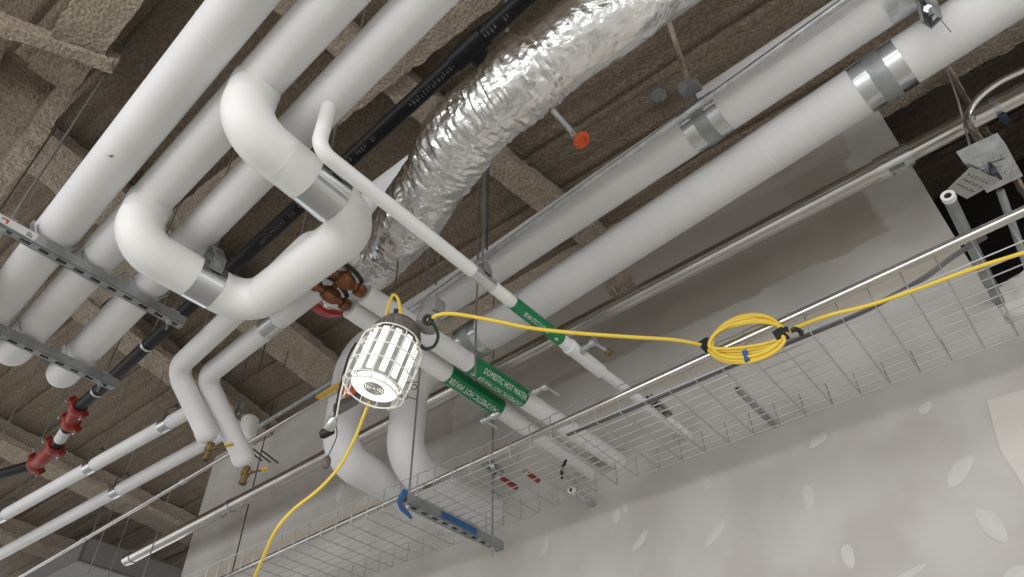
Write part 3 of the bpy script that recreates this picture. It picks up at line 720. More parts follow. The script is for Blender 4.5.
coupling(k1, k1-kB, black); coupling(k2_, k3-k2_, black); coupling(k3, k3-k2_, black); coupling(k4, k5-k4, black)
one(lambda m: m.tube(spline([k1, lerp(k1, k2_, .5), k2_], 6), rK+.007, 24), 'elbow', M['red'], black)
one(lambda m: m.tube(fillet([k3, lerp(k3, k4, .5)+V((.0, .0, -.012)), k4], .1, 8), rK+.010, 24), 'elbow', M['red'], black)
# raised maker's print and tee
dK = (kB-kA).normalized()
def tee():
    c = kA+dK*((at(474, 53, hK).x-kA.x)/dK.x)
    q = one(lambda m: [m.lathe(c-dK*.075, dK, [(0, rK), (0, rK+.006), (.02, rK+.008), (.13, rK+.008), (.15, rK+.006), (.15, rK)], 28)], 'tee_fitting', M['black'], black)
    one(lambda m: m.lathe(c, V((0, 1, 0)), [(0, .032), (.105, .032), (.107, .024), (.13, .024)], 24), 'tee_branch', M['black'], q)
    return c
tc_ = tee()
for px, txt in ((400, 'SPRINKLER PIPE'), (285, 'SPRINKLER PIPE')):
    pass
def scribble(x0, x1, parent):
    # rows of small stencilled strokes along the underside of the pipe
    m = MB(); d = -dK; side = d.cross(ZUP).normalized(); rnd = random.Random(3); L_ = abs(x1-x0)
    u = 0
    while u < L_:
        w = rnd.uniform(.006, .012)
        for row in (.15,):
            for j in range(3):
                th = row+rnd.uniform(-.22, .22); n = -side.cross(d)*math.cos(th)+side*math.sin(th)
                c = kA+dK*((x0-kA.x)/dK.x-0)+dK*u+n*(rK+.0006)
                t_ = n.cross(d); m.box(c, w*rnd.uniform(.4, 1), .0035, .0006, (d, t_, n))
                m.box(c+t_*.004, .0022, .012*rnd.uniform(.5, 1), .0006, (d, t_, n))
        u += w+.006
        if rnd.random() < .12: u += .03
    return m.build('maker_print', M['print'], parent, smooth=0)
scribble(at(505, 8, hK).x, at(405, 95, hK).x, black); scribble(at(372, 130, hK).x, at(255, 238, hK).x, black)
# loop hanger seen on the black pipe below the trapeze
def loop_on_black(px, py, label):
    x = at(px, py, hK).x; c = kA+dK*((x-kA.x)/dK.x)
    r_ = thing('pipe_hanger', c+ZUP*(rK+.05), label, 'hanger', 'clevis hangers and rods')
    one(lambda m: m.band(c, dK, rK+.002, .018, .002, 28), 'loop', M['galv'], r_)
    one(lambda m: m.cyl(c+ZUP*(rK+.0), V((c.x, c.y, EYE+DECK)), .0042, 8), 'rod', M['rod'], r_)
loop_on_black(148, 345, 'loop hanger around the black pipe below the first strut trapeze')
loop_on_black(100, 392, 'loop hanger on the black pipe right above the red coupling')

# sprinkler
s0 = V((tc_.x, tc_.y+.1, tc_.z)); s1 = at(577, 137, hK)
spk = thing('sprinkler', s1, 'fire sprinkler head with a bright orange protective cap below the foil duct', 'sprinkler')
s0 = V((s1.x-.0, tc_.y+.1, tc_.z))
one(lambda m: m.cyl(s0, s1, .0125, 16), 'arm_pipe', M['galv'], spk)
ds = V((.48, .15, -.86)).normalized()
one(lambda m: m.lathe(s1-ds*.03, ds, [(0, .014), (.006, .018), (.022, .018), (.03, .024), (.05, .027), (.052, .02)], 18), 'sprinkler_head', M['galv'], spk)
one(lambda m: m.lathe(s1+ds*.022, ds, [(0, .024), (0, .033), (.014, .036), (.018, .031), (.019, .018), (.012, .014), (.012, 0)], 26), 'protective_cap', M['orange'], spk, label='orange cap')

# ------------------------------------------------------------------ foil duct
def duct():
    cl = spline([at(735, -70, 2.42)+V((1.4, .12, .1)), at(735, -70, 2.42)+V((.7, .06, .08)), at(735, -70, 2.42), at(680, -32, 2.3), at(616, 11, 2.14), at(550, 59, 2.04), at(510, 92, 2.0), at(468, 130, 2.02), at(437, 175, 2.04), at(408, 220, 2.06), at(372, 262, 2.1), at(327, 290, 2.16)], 26)
    n = 120; m = MB(); R0 = .122
    m.tube(cl, R0, n, caps=True, rf=lambda t: R0+.004*math.sin(t*40)-.010*max(0, t-.8)/.2)
    o = m.build('foil_jacket', M['foil'], None, smooth=0)
    me = o.data; L_ = len(cl)
    for i, v in enumerate(me.vertices):
        k_ = i//n; 
        if k_ >= L_: continue
        c = cl[k_]; d = (v.co-c); 
        if d.length < 1e-6: continue
        u = d.normalized(); t = (cl[min(k_+1, L_-1)]-cl[max(k_-1, 0)]).normalized()
        q = v.co
        # ring creases (tight on the bend), long folds, crumples
        s_ = k_/L_
        amp = .0030+(.0045 if .45 < s_ < .8 else 0)
        w_ = V((q.x*4+u.y*1.5, q.y*9, q.z*9))
        a_ = amp*noise.noise(V((s_*170, u.z*2, u.y*2)))+.010*noise.noise(w_)+.0022*noise.ridged_multi_fractal(q*13, 1., 2., 3, 1., 2.)-.004+.004*abs(noise.noise(V((s_*60, u.z*6, u.y*6))))
        dd = u*a_; v.co = q+dd
    me.shade_smooth(); me.set_sharp_from_angle(angle=math.radians(28))
    root = thing('insulated_duct', cl[-1], 'round duct wrapped in crinkled silver foil, crossing from the top to the bronze valves', 'duct')
    o.parent = root; o.matrix_parent_inverse = Matrix.Translation(root.location).inverted()
    d = (cl[-1]-cl[-6]).normalized(); e = cl[-1]
    one(lambda m: m.lathe(e-d*.035, d, [(0, .119), (0, .124), (.045, .122), (.046, .116)], 40), 'tape_band', M['redtape'], root, label='red tape band round the duct end')
    one(lambda m: m.lathe(e-d*.01, d, [(.0, .112), (.03, .11), (.05, .095), (.06, .06), (.062, 0)], 36), 'end_cap', M['foil'], root)
    return root
duct()

# ------------------------------------------------------------------ wire basket tray
YN, YF, HT, HTB = 2.083, 2.557, 1.612, 1.513
X0, X1 = -4.55, 2.1
tray = thing('wire_basket_tray', W(-1.8, 2.3, HTB), 'long galvanised wire basket cable tray hung in front of the gypsum wall', 'cable tray')
M['wire'] = mat('tray_wire', (.50, .51, .51), .34, .8)
rw_ = .0024
def bow(x, i):   # top rim dips a little between the cross wires
    return .006*abs(math.sin((x-X0)/.105*math.pi))
for y in [YN+(YF-YN)*i/9 for i in range(10)]:
    one(lambda m: m.cyl(W(X0, y, HTB), W(X1, y, HTB), rw_, 6), 'long_wire', M['wire'], tray)
for y, ins in ((YN, -1), (YF, 1)):
    for hh in (HT,):
        pts = [W(X0+(X1-X0)*i/252, y+ins*.002+(ins*-.004*abs(math.sin(i/4*math.pi)) if hh == HT else 0), hh+(.010*abs(math.sin(i/4*math.pi)) if hh == HT and ins < 0 else 0)) for i in range(253)]
        one(lambda m: m.tube(pts, rw_, 6), 'long_wire', M['wire'], tray)
n = int((X1-X0)/.105)
for i in range(n+1):
    x = X0+.05+i*.105
    pts = fillet([W(x, YN, HT+.004), W(x, YN, HTB-.004), W(x, YF, HTB-.004), W(x, YF, HT+.004)], .012, 3)
    one(lambda m: m.tube(pts, rw_, 6), 'cross_wire', M['wire'], tray)
# conduit clipped along the near side
r0_, r1_ = at(205, 587, 1.572), at(1060, 194.5, 1.572); r1_ = r1_+(r1_-r0_).normalized()*1.7
o = one(lambda m: m.cyl(r0_, r1_, .0155, 20), 'thin_conduit', M['conduit'])
tag(o, 'bright steel conduit clipped along the near side of the wire cable tray', 'conduit', 'electrical conduits')
# tray strut
ts = trapeze(-2.205, 2.03, 2.68, HTB-.0475, (2.055, 2.62), 'slotted strut hanger with two rods under the wire cable tray', name='trapeze_hanger')
one(lambda m: m.box(W(-2.1835, 2.36, HTB-.0475+.022), .002, .24, .03), 'blue_tape', M['blue'], ts, smooth=0)
o = one(lambda m: m.tube(spline([at(405, 492, 1.44), at(400, 500, 1.43), at(402, 508, 1.42), at(408, 514, 1.41), at(411, 518, 1.405)], 6), .012, 10, rf=lambda t: .013*(1-.6*t)+.002), 'tape_tail', M['blue'])
tag(o, 'crumpled blue tape tail dangling under the left end of the tray strut', 'tape')
# small wire clips on the tray rod
o = one(lambda m: [m.torus(at(404.5, 396, 1.98), CD, .016, .0022, 20, 6), m.cyl(at(408, 397, 1.98), at(417, 399.5, 1.98), .0022, 6)], 'ring_clip', M['dark_rod'])
tag(o, 'small dark wire ring clipped to the tray rod right of the lamp cage', 'clip')
o = one(lambda m: [m.torus(at(414, 387, 2.0), CD, .012, .0022, 20, 6), m.cyl(at(407, 383, 2.0), at(418, 382, 2.0), .0022, 6)], 'ring_clip', M['dark_rod'])
tag(o, 'small dark wire hook on the tray rod just above the ring clip', 'clip')

# grey cable lying in the tray
def cab(m):
    a = at(566, 434, HTB+.02); b = at(850, 316, HTB+.02)
    pts = spline([a, lerp(a, b, .33)+V((0, .004, 0)), lerp(a, b, .66)-V((0, .003, 0)), b, at(892, 295, HTB+.03), at(925, 276, HT+.02), at(955, 254, HT+.12), at(985, 236, HT+.3)], 10)
    for k_, dy in enumerate((0, .010)):
        m.tube([p+V((0, dy, -.002*k_)) for p in pts], .0052, 8)
o = one(cab, 'cable_bundle', mat('grey_cable', (.13, .13, .13), .5)); tag(o, 'flat bundle of grey cables lying in the wire tray and rising at right', 'cable')

# ------------------------------------------------------------------ things on the wall above the tray
def stub_from_wall(px, py, h, r, length, m_, label, ring=None, cat='pipe'):
    p = at(px, py, h); r_ = thing('pipe_stub', p, label, cat)
    e = V((p.x, min(WY+.02, p.y+length), p.z))
    one(lambda m: m.lathe(p, e-p, [(.03, 0), (.03, r*.60), (0, r*.60), (0, r), ((e-p).length, r)], 24), 'stub_body', M[m_], r_)
    if ring: one(lambda m: m.band(p+V((0, .006, 0)), V((0, 1, 0)), r*.62, .02, r*.5, 28), 'end_bushing', M[ring], r_)
    one(lambda m: m.cyl(p+V((0, .002, 0)), p+V((0, .031, 0)), r*.59, 20), 'bore', M['rubber'], r_)
    return r_
stub_from_wall(948, 196, 1.83, .0195, 3, 'galv_dull', 'grey conduit stub with a white bushing sticking out of the wall near the junction box', 'pvc')
stub_from_wall(737, 389, 1.66, .0125, 3, 'galv_dull', 'short dark open pipe end lying in the wire tray below the yellow coil')
stub_from_wall(571, 490, 1.60, .016, 3, 'galv', 'small white pipe end at the far side of the tray below the green labelled pipes', 'pvc')
def post_piece(px, py, h, dx, dy, dz, m_, label, name, cat):
    p = at(px, py, h); o = one(lambda m: strut(m, p-V((0, dy/2, 0)), p+V((0, dy/2, 0)), w=dx, h=dz), name, M[m_], smooth=0); tag(o, label, cat)
post_piece(660, 409, 1.60, .028, .16, .025, 'galv_dull', 'short dark strut offcut in the wire tray beside the slim white tail pipe', 'strut_offcut', 'metal piece')
def red_handle(p, q, h, label):
    a = at(*p, h); b = at(*q, h-.01); r_ = thing('wall_valve', a, label, 'valve', 'red handled valves above the tray')
    d = (b-a).normalized()
    one(lambda m: m.lathe(a-d*.02, d, [(0, .006), (.002, .014), (.014, .014), (.018, .008)], 14), 'valve_nut', M['galv'], r_)
    one(lambda m: m.lathe(a, d, [(0, .008), (.01, .011), ((b-a).length-.01, .013), ((b-a).length, .010)], 12), 'handle', M['red'], r_)
red_handle((500, 477), (517, 488), 1.68, 'long red handled valve seen through the wire tray, left one')
red_handle((527, 473), (539, 481), 1.68, 'stubby red handled valve seen through the wire tray, right one')
r_ = thing('wall_valve', at(564, 470, 1.68), 'small valve with black upright lever behind the tray wires near the green labelled pipes', 'valve')
one(lambda m: m.cyl(at(563, 474, 1.68), at(563, 474, 1.68)+V((0, .12, 0)), .014, 14), 'valve_body', M['galv'], r_)
one(lambda m: m.tube(spline([at(562, 478, 1.67), at(562, 470, 1.68), at(566, 460, 1.70)], 5), .007, 8), 'lever', M['rubber'], r_)
r_ = thing('pipe_bracket', at(497, 470, 1.72), 'galvanised bracket clamped at the end of the lower thick white drop pipe', 'bracket')
one(lambda m: strut(m, at(484, 463, 1.78), at(500, 478, 1.78), w=.04, h=.04), 'bracket_body', M['galv_dull'], r_, smooth=0)
one(lambda m: m.cyl(at(492, 466, 1.77), at(492, 466, 1.72), .012, 6), 'bolt', M['galv'], r_)
# insulation paper bulging in the opening, and opening details
def pap(m):
    pts = []; nx, ny = 16, 12
    A = [aty(978, 296, 2.86), aty(1040, 262, 2.86), aty(1040, 330, 2.86), aty(985, 322, 2.86)]
    vs = []
    for i in range(nx+1):
        for j in range(ny+1):
            u, v = i/nx, j/ny; p = lerp(lerp(A[0], A[1], u), lerp(A[3], A[2], u), v)
            vs.append(p+V((0, -.05*math.sin(math.pi*u)*math.sin(math.pi*v)-.03*noise.noise(p*14), .02*noise.noise(p*20))))
    o_ = len(vs); vs += [v+V((0, .09, 0)) for v in vs]
    fs = []
    for i in range(nx):
        for j in range(ny):
            a = i*(ny+1)+j; fs.append((a, a+ny+1, a+ny+2, a+1)); fs.append((o_+a, o_+a+1, o_+a+ny+2, o_+a+ny+1))
    for i in range(nx):
        a = i*(ny+1); fs.append((a, o_+a, o_+a+ny+1, a+ny+1)); a += ny; fs.append((a, a+ny+1, o_+a+ny+1, o_+a))
    for j in range(ny):
        a = j; fs.append((a, a+1, o_+a+1, o_+a)); a = nx*(ny+1)+j; fs.append((a, o_+a, o_+a+1, a+1))
    m.add(vs, fs)
o = one(pap, 'insulation_batt', M['insul'], smooth=60); tag(o, 'crumpled pale paper insulation bulging from the wall opening at the right edge', 'insulation')
k = thing('stud_channel', aty(975, 280, 2.87), 'light steel stud with a red edge standing in the wall opening', 'stud')
one(lambda m: m.cyl(aty(972, 262, 2.87), aty(994, 325, 2.87), .012, 8), 'stud_body', M['galv'], k)
one(lambda m: m.cyl(aty(968, 268, 2.85), aty(984, 305, 2.85), .006, 8), 'red_edge', M['redtape'], k)
# wall patch, paler mud square at lower right edge of the picture
def patch():
    A = [aty(987, 401, WY), aty(1060, 378, WY), aty(1090, 520, WY), aty(1024, 486, WY), aty(1000, 450, WY)]
    m = MB(); vs = [V((p.x, WY-.002, p.z)) for p in A]+[V((p.x, WY+.004, p.z)) for p in A]; n = len(A)
    m.add(vs, [tuple(range(n)), tuple(range(2*n-1, n-1, -1))]+[(i, (i+1) % n, n+(i+1) % n, n+i) for i in range(n)])
    o = m.build('trim_16', mat('fresh_mud', (.60, .575, .53), .85, var=.03)); o['kind'] = 'structure'
patch()

# ------------------------------------------------------------------ junction box
hJ = 1.92
jbx = thing('junction_box', at(990, 170, hJ), 'square metal junction box hanging at right from bent conduit, card tag attached', 'junction box')
cn = [at(963, 162, hJ), at(1005, 143, hJ), at(1023, 176, hJ), at(987, 193, hJ)]
def box4(m, cn, h): m.add([c for c in cn]+[c+ZUP*h for c in cn], [(0, 1, 2, 3), (7, 6, 5, 4)]+[(i, (i+1) % 4, 4+(i+1) % 4, 4+i) for i in range(4)])
one(lambda m: box4(m, cn, .055), 'box_body', M['galv'], jbx, smooth=0)
ctr = (cn[0]+cn[2])/2
def kn(m):
    for t, u in ((.25, .3), (.7, .25), (.75, .72), (.3, .75)):
        c = lerp(lerp(cn[0], cn[1], t), lerp(cn[3], cn[2], t), u)
        m.torus(c-ZUP*.0005, ZUP, .012, .0016, 18, 6)
    c = ctr
    m.box(c-ZUP*.001, .05, .004, .002, ((cn[1]-cn[0]).normalized(), ZUP.cross((cn[1]-cn[0]).normalized()), ZUP))
one(kn, 'knockout', M['galv_dull'], jbx)
one(lambda m: [m.cyl(at(992, 168, hJ), at(994, 174, hJ-.02), .010, 10), m.cyl(at(990, 164, hJ-.004), at(1001, 179, hJ-.008), .005, 8)], 'cable_clamp', mat('blue_black', (.02, .025, .04), .4), jbx)
one(lambda m: [m.box(at(1000+dx, 160-dx*.35, hJ-.001), .010, .003, .001, ((cn[1]-cn[0]).normalized(), ZUP.cross((cn[1]-cn[0]).normalized()), ZUP)) for dx in (-8, -4, 0, 3)], 'written_mark', M['ink'], jbx, smooth=0)
tg = [at(971, 167, hJ-.012), at(1001, 180, hJ-.012), at(967, 199, hJ-.03), at(948, 189, hJ-.03)]
tagc = one(lambda m: box4(m, tg, .002), 'card_tag', M['platetag'], jbx, smooth=0, label='grey green card with black pencil writing')
def pen(m):
    rnd = random.Random(5)
    for row in range(3):
        for i in range(6):
            c = lerp(lerp(tg[0], tg[1], .15+.13*i), lerp(tg[3], tg[2], .15+.13*i), .25+.22*row)-ZUP*.0008
            a = rnd.uniform(0, 3.1); X = V((math.cos(a), math.sin(a), 0)); m.box(c, .012, .0018, .0006, (X, ZUP.cross(X), ZUP))
            a += 1.2; X = V((math.cos(a), math.sin(a), 0)); m.box(c+X*.003, .008, .0018, .0006, (X, ZUP.cross(X), ZUP))
one(pen, 'handwriting', M['ink'], tagc, smooth=0)
one(lambda m: m.tube(spline([at(1075, 40, 2.3), at(1030, 67, 2.27), at(1000, 82, 2.25), at(980, 97, 2.22), at(969, 112, 2.18), at(968, 123, 2.13), at(977, 136, 2.06), at(990, 156, hJ+.02)], 10), .0125, 16), 'bent_conduit', M['conduit'], jbx)
o = one(lambda m: m.tube(spline([at(931, 44, 2.6), at(945, 66, 2.45), at(957, 98, 2.27), at(965, 128, 2.14), at(973, 158, hJ+.03)], 8), .0035, 8), 'support_wire', M['galv'])
tag(o, 'thin support wire running down across the big conduit to the junction box', 'wire')
o = one(lambda m: m.tube(spline([at(960, 120, 2.24), at(967, 116, 2.2), at(975, 119, 2.2), at(964, 127, 2.2), at(970, 130, 2.2)], 6), .004, 8), 'tie_wire', M['galv'])
tag(o, 'twisted tie wire wrapped where the bent conduit crosses the big conduit', 'wire')
o = one(lambda m: m.cyl(at(1000, 190, 1.93), at(1028, 268, 1.78), .013, 14), 'conduit_drop', M['galv_dull'])
tag(o, 'grey conduit dropping from the junction box behind the wire tray', 'conduit', 'electrical conduits')
o = one(lambda m: m.cyl(at(966, 118, 3.0), at(1050, 64, 3.0), .02, 14), 'conduit_high', M['galv']) if False else None

# ------------------------------------------------------------------ caged work light
L0 = at(373.6, 389.5, 1.42); L1 = at(398.5, 332, 1.665); dl = (L1-L0).normalized(); LH = (L1-L0).length
lamp = thing('work_light', L1+ZUP*.06, 'caged round temporary work light glowing white, hanging below the green labelled pipes', 'lamp')
R = .083; fx, fy, fz = frame(dl)
one(lambda m: m.lathe(L0+dl*.012, dl, [(0, R*.92), (0, R), (LH*.80, R), (LH*.80, R*.9)], 40), 'lamp_body', M['lampbody'], lamp)
for i in range(12):
    a = 2*math.pi*i/12; e = fx*math.cos(a)+fy*math.sin(a); t_ = dl.cross(e)
    one(lambda m: m.box(L0+dl*(.012+LH*.41)+e*(R+.003), .006, .0205, LH*.70, (e, t_, dl)), 'led_strip', M['led'], lamp, smooth=0)
one(lambda m: m.lathe(L0+dl*.008, dl, [(0, R*.42), (-.004, R*.45), (-.004, R*.93), (.004, R)], 40), 'led_ring', M['led'], lamp)
one(lambda m: m.lathe(L0+dl*.012, dl, [(0, .0), (0, R*.44), (.004, R*.44)], 32), 'vent_recess', M['rubber'], lamp)
one(lambda m: [m.torus(L0+dl*.004, dl, R*q, .0022, 28, 6) for q in (.12, .22, .32, .41)]+[m.cyl(L0+dl*.004+e*R*.05, L0+dl*.004+e*R*.43, .002, 6) for e in (fx, -fx, fy, -fy)], 'fan_grille', M['lampbody'], lamp)
one(lambda m: m.lathe(L0+dl*LH*.80, dl, [(0, R*.8), (.004, R*1.0), (.045, R*1.02), (.062, R*.95), (.082, R*.8), (.092, R*.55), (.095, 0)], 36), 'driver_housing', M['rustcast'], lamp)
def ribs(m):
    for i in range(30):
        a = 2*math.pi*i/30; e = fx*math.cos(a)+fy*math.sin(a); m.box(L0+dl*(LH*.80+.022)+e*R*1.02, .006, .003, .04, (e, dl.cross(e), dl))
one(ribs, 'cooling_fins', M['rustcast'], lamp, smooth=0)
RC = .112
def cage(m):
    for i in range(12):
        a = 2*math.pi*(i+.5)/12; e = fx*math.cos(a)+fy*math.sin(a)
        m.tube(spline([L0+dl*LH*.86+e*R*1.04, L0+dl*LH*.70+e*RC*.97, L0+dl*LH*.3+e*RC, L0+dl*.0+e*RC*.96, L0-dl*.012+e*RC*.80], 5), .0024, 6)
    for t, q in ((-.012, .80), (.0, .96), (LH*.25, 1.0), (LH*.48, 1.0), (LH*.70, .97), (LH*.86, .80)):
        m.torus(L0+dl*t, dl, RC*q, .0026, 48, 6)
one(cage, 'wire_cage', M['wirewhite'], lamp)
one(lambda m: [m.tube([L0-dl*.014+fx*math.cos(a)*RC*.8+fy*math.sin(a)*RC*.8, L0-dl*.04+fx*math.cos(a+.12)*RC*.82+fy*math.sin(a+.12)*RC*.82, L0-dl*.014+fx*math.cos(a+.25)*RC*.8+fy*math.sin(a+.25)*RC*.8], .0018, 6) for a in (5.2,)], 'cage_hook', M['wirewhite'], lamp)
# side casting with grommets
sc_ = at(428, 322, 1.68); 
one(lambda m: [m.lathe(sc_-dl*.03, dl, [(0, .028), (.004, .042), (.05, .044), (.058, .034), (.058, 0)], 8), m.box(sc_+dl*.02+V((.02, 0, .03)), .06, .05, .06)], 'side_casting', M['greypaint'], lamp, smooth=25)
one(lambda m: m.box(sc_+V((-.02, .0, .08)), .03, .03, .07), 'mount_bracket', M['galv'], lamp, smooth=0)
gq = at(428, 320, 1.63)
one(lambda m: m.torus(gq, CD, .014, .007, 20, 8), 'grommet', M['rubber'], lamp)
one(lambda m: m.tube(spline([gq, at(434, 325, 1.62), at(438, 336, 1.61), at(434, 346, 1.61), at(425, 349, 1.62), at(420, 345, 1.63)], 8), .006, 10), 'lead_cable', M['greendark'], lamp)
# yellow hanging loop
one(lambda m: m.tube(spline([at(386, 322, 1.70), at(387, 312, 1.74), at(391, 299, 1.79), at(394, 295, 1.80), at(398, 299, 1.79), at(401, 312, 1.74), at(402, 322, 1.70)], 8), .006, 10), 'hanging_loop', M['yellow'], lamp)
one(lambda m: m.cyl(at(396, 309, 1.75), at(395, 318, 1.72), .008, 10), 'zip_tie', M['rubber'], lamp)
one(lambda m: m.cyl(at(394, 296, 1.80), V((at(394, 296, 1.80).x, at(394, 296, 1.80).y, EYE+2.0)), .003, 8), 'hang_hook', M['dark_rod'], lamp)
# strap and dangling plug left of the lamp
hrn = thing('safety_strap', at(352, 345, 1.65), 'black and white strap with a snap hook dangling at the left of the caged lamp', 'strap')
one(lambda m: m.tube(spline([at(356, 343, 1.66), at(348, 358, 1.6), at(340, 388, 1.52), at(334, 419, 1.44)], 6), .0045, 8), 'webbing', M['rubber'], hrn)
one(lambda m: m.tube(spline([at(358, 344, 1.65), at(351, 360, 1.59), at(342, 388, 1.51), at(336, 419, 1.44)], 6), .0035, 8), 'white_cord', M['wirewhite'], hrn)
hk = at(329, 430, 1.42)
one(lambda m: m.lathe(at(335, 417, 1.44), at(324, 437, 1.40)-at(335, 417, 1.44), [(0, .008), (.01, .016), (.03, .020), (.05, .019), (.056, .012)], 14), 'snap_hook', M['galv'], hrn)
one(lambda m: m.lathe(at(326, 433, 1.41), at(318, 436, 1.40)-at(326, 433, 1.41), [(-.03, .008), (-.025, .014), (.01, .018), (.022, .012)], 12), 'plug', M['rubber'], hrn)
one(lambda m: m.tube(spline([at(335, 420, 1.43), at(337, 434, 1.41), at(333, 446, 1.40), at(328, 456, 1.39)], 6), .002, 6), 'thin_cord', M['dark_rod'], hrn)
one(lambda m: m.lathe(at(328, 456, 1.39), V((-.1, 0, -1)), [(0, .006), (.01, .014), (.03, .016), (.045, .011), (.05, .004)], 10), 'cord_weight', M['rustcast'], hrn)

# ------------------------------------------------------------------ yellow cords
def cord():
    k = thing('extension_cord', at(745, 340, 1.6), 'long yellow extension cord running right from the lamp with a tied coil', 'cord')
    a = spline([at(428, 321, 1.64), at(438, 315, 1.63), at(455, 314, 1.62), at(490, 320, 1.60), at(530, 328, 1.58), at(575, 333, 1.57), at(630, 337, 1.57), at(675, 340, 1.575), aty(706, 346, 2.03)], 12)
    one(lambda m: m.tube(a, .0066, 12), 'cord_run', M['yellow'], k)
    b = spline([aty(784, 333, 2.03), aty(800, 326, 2.04), at(830, 315, 1.49), at(870, 305, 1.488), at(920, 288, 1.488), at(975, 268, 1.49), at(1040, 247, 1.49), at(1100, 222, 1.49), at(1100, 222, 1.49)+V((.9, -.05, .0))], 12)
    one(lambda m: m.tube(b, .0062, 12), 'cord_run', M['yellow'], k)
    rnd = random.Random(11)
    def coil(m):
        turns = 6; pts = []
        for i in range(turns*24):
            t = i/24; q = 2*math.pi*t; k_ = int(t)
            ex = 37+[-1, 1, 0, 2, -2, 1][k_]; up_ = [24, 20, 22, 17, 25, 19][k_]; lo = [14, 20, 10, 22, 17, 7][k_]
            px = 747+ex*math.cos(q); py = 340-.14*(px-747)-(up_ if math.sin(q) > 0 else lo)*math.sin(q)
            pts.append(aty(px, py, 2.035-.010*math.sin(t*2.1+q)-.003*k_))
        m.tube(spline(pts, 2), .0060, 10)
    one(coil, 'coil', M['yellow'], k)
    for (px, py, w) in ((706, 345, .034), (781, 335, .036)):
        c = aty(px, py, 2.025); one(lambda m: [m.box(c, w, .036, .03, (V((1, 0, .2)).normalized(), V((0, 1, 0)), V((-.2, 0, 1)).normalized())), m.box(c+V((w*.5, -.005, .008)), .022, .012, .016)], 'tie_wrap', M['rubber'], k)
    c = aty(791, 331, 2.01); one(lambda m: m.tube(spline([c, c+V((.015, 0, 0)), c+V((.028, 0, -.018)), c+V((.026, 0, -.03))], 5), .008, 8), 'tie_wrap', M['rubber'], k)
    c = aty(746, 356, 2.015); one(lambda m: m.cyl(c+V((0, 0, .02)), c-V((0, 0, .02)), .009, 10), 'blue_clip', M['blue'], k)
cord()
o = one(lambda m: m.tube(spline([at(369, 402, 1.45), at(364, 415, 1.40), at(355, 438, 1.34), at(340, 466, 1.27), at(318, 490, 1.2), at(293, 510, 1.14), at(276, 530, 1.08), at(263, 558, 1.02), at(250, 590, .96), at(235, 640, .86)], 12), .0056, 12), 'extension_cord', M['yellow'])
tag(o, 'yellow cord hanging from the bottom of the lamp down to the lower left', 'cord')

# ------------------------------------------------------------------ rectangular duct lower left
pB = at(81, 559, 2.5); zt = 2.5*2.587/2.416
duc = thing('rectangular_duct', pB, 'grey rectangular sheet metal duct low in the left corner behind the conduit', 'duct')
yT = pB.y
def rd(m): m.box(V(((pB.x-3.0), pB.y+.9, EYE+(2.5+zt)/2)), 6.0+0, 1.8, zt-2.5)
m = MB(); m.box(V((pB.x-1.5, pB.y+1.0, EYE+(2.5+zt)/2)), 3.0, 2.0, zt-2.5); m.build('duct_body', M['duct'], duc, smooth=0)
for s_ in (.1, .9):
    one(lambda m: m.cyl(V((pB.x-.5, pB.y+2.0*s_, EYE+2.5)), V((pB.x-.5, pB.y+2.0*s_, EYE+DECK)), .005, 8), 'duct_rod', M['rod'], duc)
for i in range(3):
    one(lambda m: m.box(V((pB.x-.02-i*1.1, pB.y+1.0, EYE+(2.5+zt)/2)), .03, 2.03, zt-2.5+.03), 'duct_flange', M['duct_dark'], duc, smooth=0)

# ------------------------------------------------------------------ loose hanger rods and ceiling bits
hrod(1, 437, 2.58, DECK, 'pale hanger rod at the far left edge below the second trapeze', bottom=2.3)
hrod(100, 542, 2.12, DECK, 'hanger rod dropping across both slim white pipes to the thin conduit', bottom=1.9)
hrod(143, 577, 1.92, DECK, 'hanger rod crossing in front of the large conduit near its open end')
hrod(85, 490, 2.2, DECK, 'hanger rod behind the upper slim pipe near the red elbow', bottom=2.28) if False else None
hrod(108, 577, 2.1, DECK, 'thin hanger rod behind the thin conduit over the grey duct', .0035)
hrod(200, 470, 2.5, DECK, 'thin pale rod hanging behind the bent pipes left of the wall edge', .0035)
hrod(240, 385, 2.75, DECK, 'short rod between the bent pipes and the fireproofed beam', .0035, 'dark_rod')
hrod(258, 372, 2.85, DECK, 'short dark rod high on the ribbed deck left of the caged lamp', .006, 'dark_rod')
hrod(284, 368, 2.95, DECK, 'thin dark rod high on the ribbed deck next to the beam', .003, 'dark_rod')
hrod(487, 250, 2.0, DECK, 'dark strap rod beside the clevis rod of the slim white line', .004, 'dark_rod')
hrod(436, 285, 2.05, DECK, 'thin pale rod behind the foil duct next to the conduit, right one', .0035)
hrod(425, 290, 2.05, DECK, 'thin pale rod behind the foil duct next to the conduit, left one', .003)
hrod(507, 30, 2.75, DECK, 'short stub rod between the black pipe tee and the foil duct', .009)
def anchor():
    p = at(658, 92, DECK-.005); k = thing('ceiling_anchor', p, 'small dark octagonal box fixed to the deck left of the coated rod', 'anchor')
    one(lambda m: m.lathe(p, V((0, 0, -1)), [(0, .045), (.035, .045), (.04, .035), (.04, 0)], 8), 'box_body', M['galv_dull'], k, smooth=0)
    one(lambda m: m.cyl(p-ZUP*.04, p-ZUP*.25, .0015, 6), 'wire', M['dark_rod'], k)
anchor()
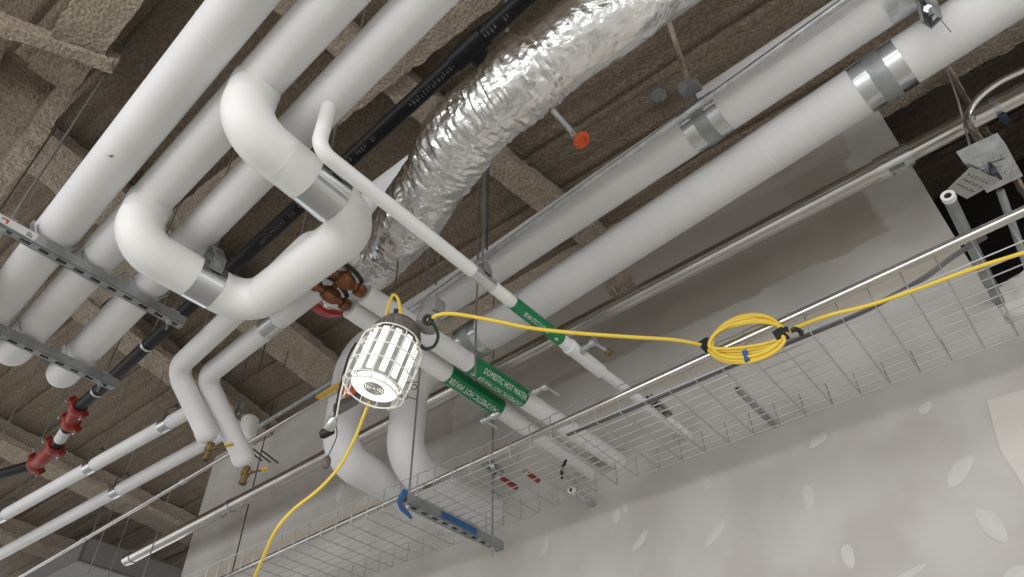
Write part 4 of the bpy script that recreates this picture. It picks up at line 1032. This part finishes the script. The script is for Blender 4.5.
# riser stack clamp behind the bent pipes
k = thing('riser_bracket', at(262, 460, 2.3), 'dark slotted bracket ends poking out beside the lower bent pipe at the wall', 'bracket')
for i in range(3):
    one(lambda m: m.cyl(at(245+i*8, 448+i*1, 2.35), at(262+i*8, 461+i*1, 2.35), .005, 8), 'bracket_bar', M['dark_rod'], k)
k = thing('turnbuckle', at(237, 415, 2.6), 'grey bolted strut end above the lower bent white pipe', 'bracket')
one(lambda m: strut(m, at(235, 425, 2.55), at(242, 402, 2.75), w=.05, h=.03, up=V((.5, -.5, -.5)).normalized()), 'strut_channel', M['galv_dull'], k, smooth=0)

# loose sprayed lumps with wire on the wall between the long pipe and the big conduit
def lump(px, py, h, s, label):
    c = at(px, py, h); m = MB(); m.box(c, s*1.6, s*.8, s*.8); o = m.build('fireproofing_lump', M['fire']); rough_mesh(o, .02, s*.22, 22); tag(o, label, 'lump')
lump(620, 284, 2.62, .085, 'clump of fireproofing stuck on the wall between the long white pipe and big conduit')
o = one(lambda m: m.tube(spline([at(612, 286, 2.55), at(618, 294, 2.5), at(624, 288, 2.5), at(630, 296, 2.48), at(622, 306, 2.44), at(614, 312, 2.4)], 6), .004, 8), 'tie_wire', M['galv'])
tag(o, 'loop of tie wire above the big conduit beside the fireproofing clump', 'wire')

# ------------------------------------------------------------------ light
wd = bpy.data.worlds.new('world'); SC.world = wd; wd.use_nodes = True
bg = wd.node_tree.nodes['Background']; bg.inputs[0].default_value = (.985, .99, 1, 1); bg.inputs[1].default_value = 1.12
def area(name, loc, target, sx, sy, e, col=(1, 1, 1)):
    l = bpy.data.lights.new(name, 'AREA'); l.shape = 'RECTANGLE'; l.size = sx; l.size_y = sy; l.energy = e; l.color = col
    o = bpy.data.objects.new(name, l); COL.objects.link(o); o.location = loc
    o.rotation_euler = (V(target)-V(loc)).to_track_quat('-Z', 'Y').to_euler(); return o
area('rear_fill', (-.5, -7.5, 1.6), (-.5, 3, 3.0), 12, 2.2, 260, (1, 1, 1))  # added broad soft source behind the camera, stands for unseen daylight
for i, (x, y) in enumerate(((-4.5, -3.2), (-1.2, -3.2), (2.1, -3.2), (4.8, .6), (4.8, 2.0))):
    area('highlight_strip', (x, y, 4.5), (x, y, 0), 2.4, .22, 60, (1, 1, .98))  # added unseen strips, put in to give the metal bright highlights
SC.view_settings.view_transform = 'Standard'; SC.view_settings.look = 'None'; SC.view_settings.gamma = 1
SC.view_settings.use_curve_mapping = False; SC.view_settings.exposure = 0.10
